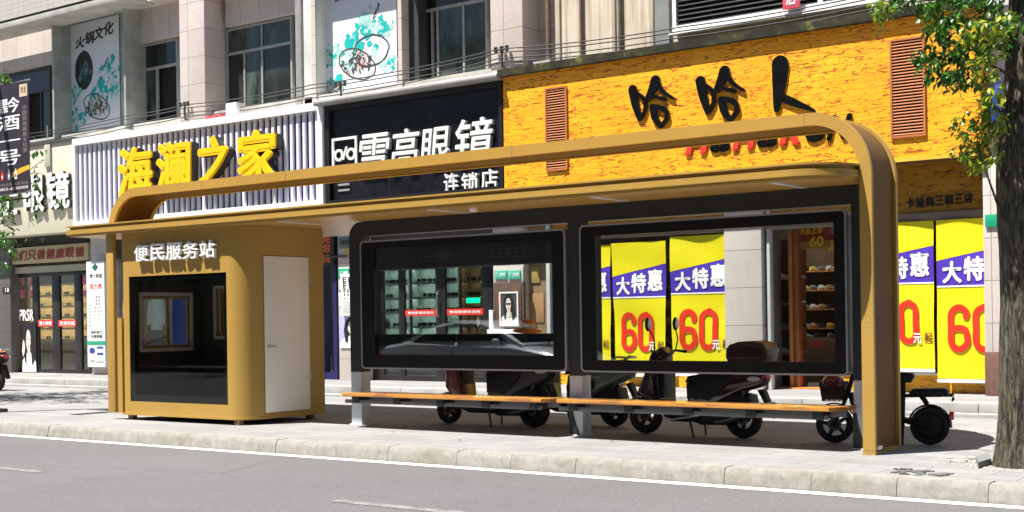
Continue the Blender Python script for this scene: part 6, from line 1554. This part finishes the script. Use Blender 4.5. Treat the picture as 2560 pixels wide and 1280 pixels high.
# ------------------------------------------------------------------ silver car on the road, seen mirrored in the panel glass
def car(label, pos, rz):
    t = thing('silver_car', label, 'car', (0, 0, 0))
    SILVER = M('silver_car_paint', (.76, .82, .90), .3, .1, .04, coat=.8); TINT = M('car_window', (.012, .014, .016), .04, 0., .2, spec=.7)
    prof = [(-2.32, .52, .74), (-2.28, .82, .80), (-2.05, 1.09, .86), (-1.45, 1.17, .88), (-.9, 1.16, .89), (.2, 1.13, .90), (.95, 1.11, .89), (1.6, 1.0, .86), (2.1, .84, .78), (2.34, .58, .62)]
    rings = []
    for x, zt, hw in prof:
        zb = .20; rings.append([(x, -hw*.93, zb), (x, -hw, zb+.18), (x, -hw, (zt+zb)*.55), (x, -hw*.97, zt-.06), (x, -hw*.86, zt), (x, hw*.86, zt), (x, hw*.97, zt-.06), (x, hw, (zt+zb)*.55), (x, hw, zb+.18), (x, hw*.93, zb)])
    obj('body', MB().loft(rings), SILVER, t, ang=40)
    cab = [(-1.75, 1.13, .78), (-1.0, 1.46, .64), (-.4, 1.55, .62), (.15, 1.53, .62), (.55, 1.41, .65), (1.15, 1.11, .78)]
    rings = [[(x, -hw, 1.05), (x, -(hw+.06), 1.11) if zt > 1.2 else (x, -hw, 1.08), (x, -hw, zt-.06 if zt > 1.2 else zt-.01), (x, -hw*.82, zt), (x, hw*.82, zt), (x, hw, zt-.06 if zt > 1.2 else zt-.01), (x, (hw+.06), 1.11) if zt > 1.2 else (x, hw, 1.08), (x, hw, 1.05)] for x, zt, hw in cab]
    obj('cabin', MB().loft(rings), SILVER, t, ang=40)
    for s in (-1, 1):
        mb = MB()
        for P in ([(-1.36, 1.165), (-.86, 1.41), (-.42, 1.48), (-.36, 1.165)], [(-.30, 1.165), (-.34, 1.485), (.12, 1.475), (.46, 1.38), (.80, 1.165)]):
            V = []
            for x, z in P: V.append((x, s*(.725 if z > 1.25 else .80), z))
            V2 = [(x, y-.05*s, z) for x, y, z in V]; mb.loft([V, V2])
        obj('side_window', mb, TINT, t)
        mm = obj('wing_mirror', MB().ball((.70, s*.96, 1.15), .07, .10, .075, 2), SILVER, t, ang=60)
        for x in (-1.36, 1.42):
            obj('wheel_arch', MB().lathe([(.37, -.01), (.37, .01), (.30, .01), (.30, -.01)], (x, s*.885, .33), 'y', 28, True), BLKP, t)
    for x in (-1.36, 1.42):
        for s in (-1, 1):
            tw = obj('wheel', MB().lathe([(.32, -.10), (.32, .10), (.27, .11), (.21, .09), (.21, -.09), (.27, -.11)], (x, s*.80, .32), 'y', 32, True), RUB, t, ang=50)
            mb = MB().lathe([(.001, .09), (.06, .10), (.06, .07), (.001, .07)], (x, s*.80, .32), 'y', 20)
            for k in range(10):
                a = 2*math.pi*k/10; mb.prism([(x+.05*math.cos(a-.3), .32+.05*math.sin(a-.3)), (x+.21*math.cos(a-.06), .32+.21*math.sin(a-.06)), (x+.21*math.cos(a+.06), .32+.21*math.sin(a+.06)), (x+.05*math.cos(a+.3), .32+.05*math.sin(a+.3))], s*.80+s*.06-.012, s*.80+s*.06+.012)
            obj('rim', mb, STEEL, tw)
    for s in (-1, 1):
        obj('headlight', MB().ball((2.13, s*.56, .74), .14, .18, .07, 2), M('headlight_lens', (.5, .52, .55)), t, ang=60); obj('tail_light', MB().ball((-2.24, s*.58, .92), .08, .18, .08, 2), M('tail_lens', (.55, .03, .03)), t, ang=60)
        for x in (-.33,): obj('door_seam', MB().box(x-.006, x+.006, s*.889-.004, s*.889+.004, .35, 1.0), BLKP, t)
    obj('windscreen', MB().loft([[(.60, -.58, 1.395), (.60, .58, 1.395), (1.06, .68, 1.16), (1.06, -.68, 1.16)], [(.62, -.58, 1.41), (.62, .58, 1.41), (1.08, .68, 1.175), (1.08, -.68, 1.175)]]), TINT, t)
    obj('grille', MB().box(2.20, 2.345, -.42, .42, .40, .50, .02), BLKP, t)
    t.location = pos; t.rotation_euler = (0, 0, rz)
    return t
car('silver saloon car on the road, mirrored in the left display panel', (-14.95, 6.75, -.16), 0)

# ------------------------------------------------------------------ far side of the street (mirrored in glass)
FAC = m_tile('far_facade', (.09, .085, .08), (.10, .095, .09), (.05, .05, .05), 3.2, 3.1); 
for k, (x0, x1, h, lb_) in enumerate(((-62, -31, 15, 'taller grey block across the street at the left, out of frame'), (-30, -4, 19, 'grey block across the street opposite the shelter, out of frame'), (-3, 30, 14, 'lower grey block across the street to the right, out of frame'))):
    t = thing('street_block', lb_, 'building', ((x0+x1)/2, -14, 0))
    obj('wall', MB().box(x0, x1, -26, -9.5, 0, h), FAC, t)
    z = 4.2
    while z < h-2:
        x = x0+1.5
        while x < x1-2.5:
            f = obj('window', MB().box(x, x+1.9, -9.5, -9.44, z, z+1.6), ALU, t); obj('pane', MB().box(x+.08, x+1.82, -9.45, -9.42, z+.08, z+1.52), PANED, f); x += 3.2
        z += 3.1
    x = x0+.6
    while x < x1-4:
        obj('shopfront', MB().box(x, x+4., -9.5, -9.4, .1, 3.0), PANED, t); obj('fascia', MB().box(x, x+4., -9.5, -9.25, 3.05, 3.9), M('far_fascia', (.05, .05, .055), .6, 0., .4, .3), t); x += 4.6
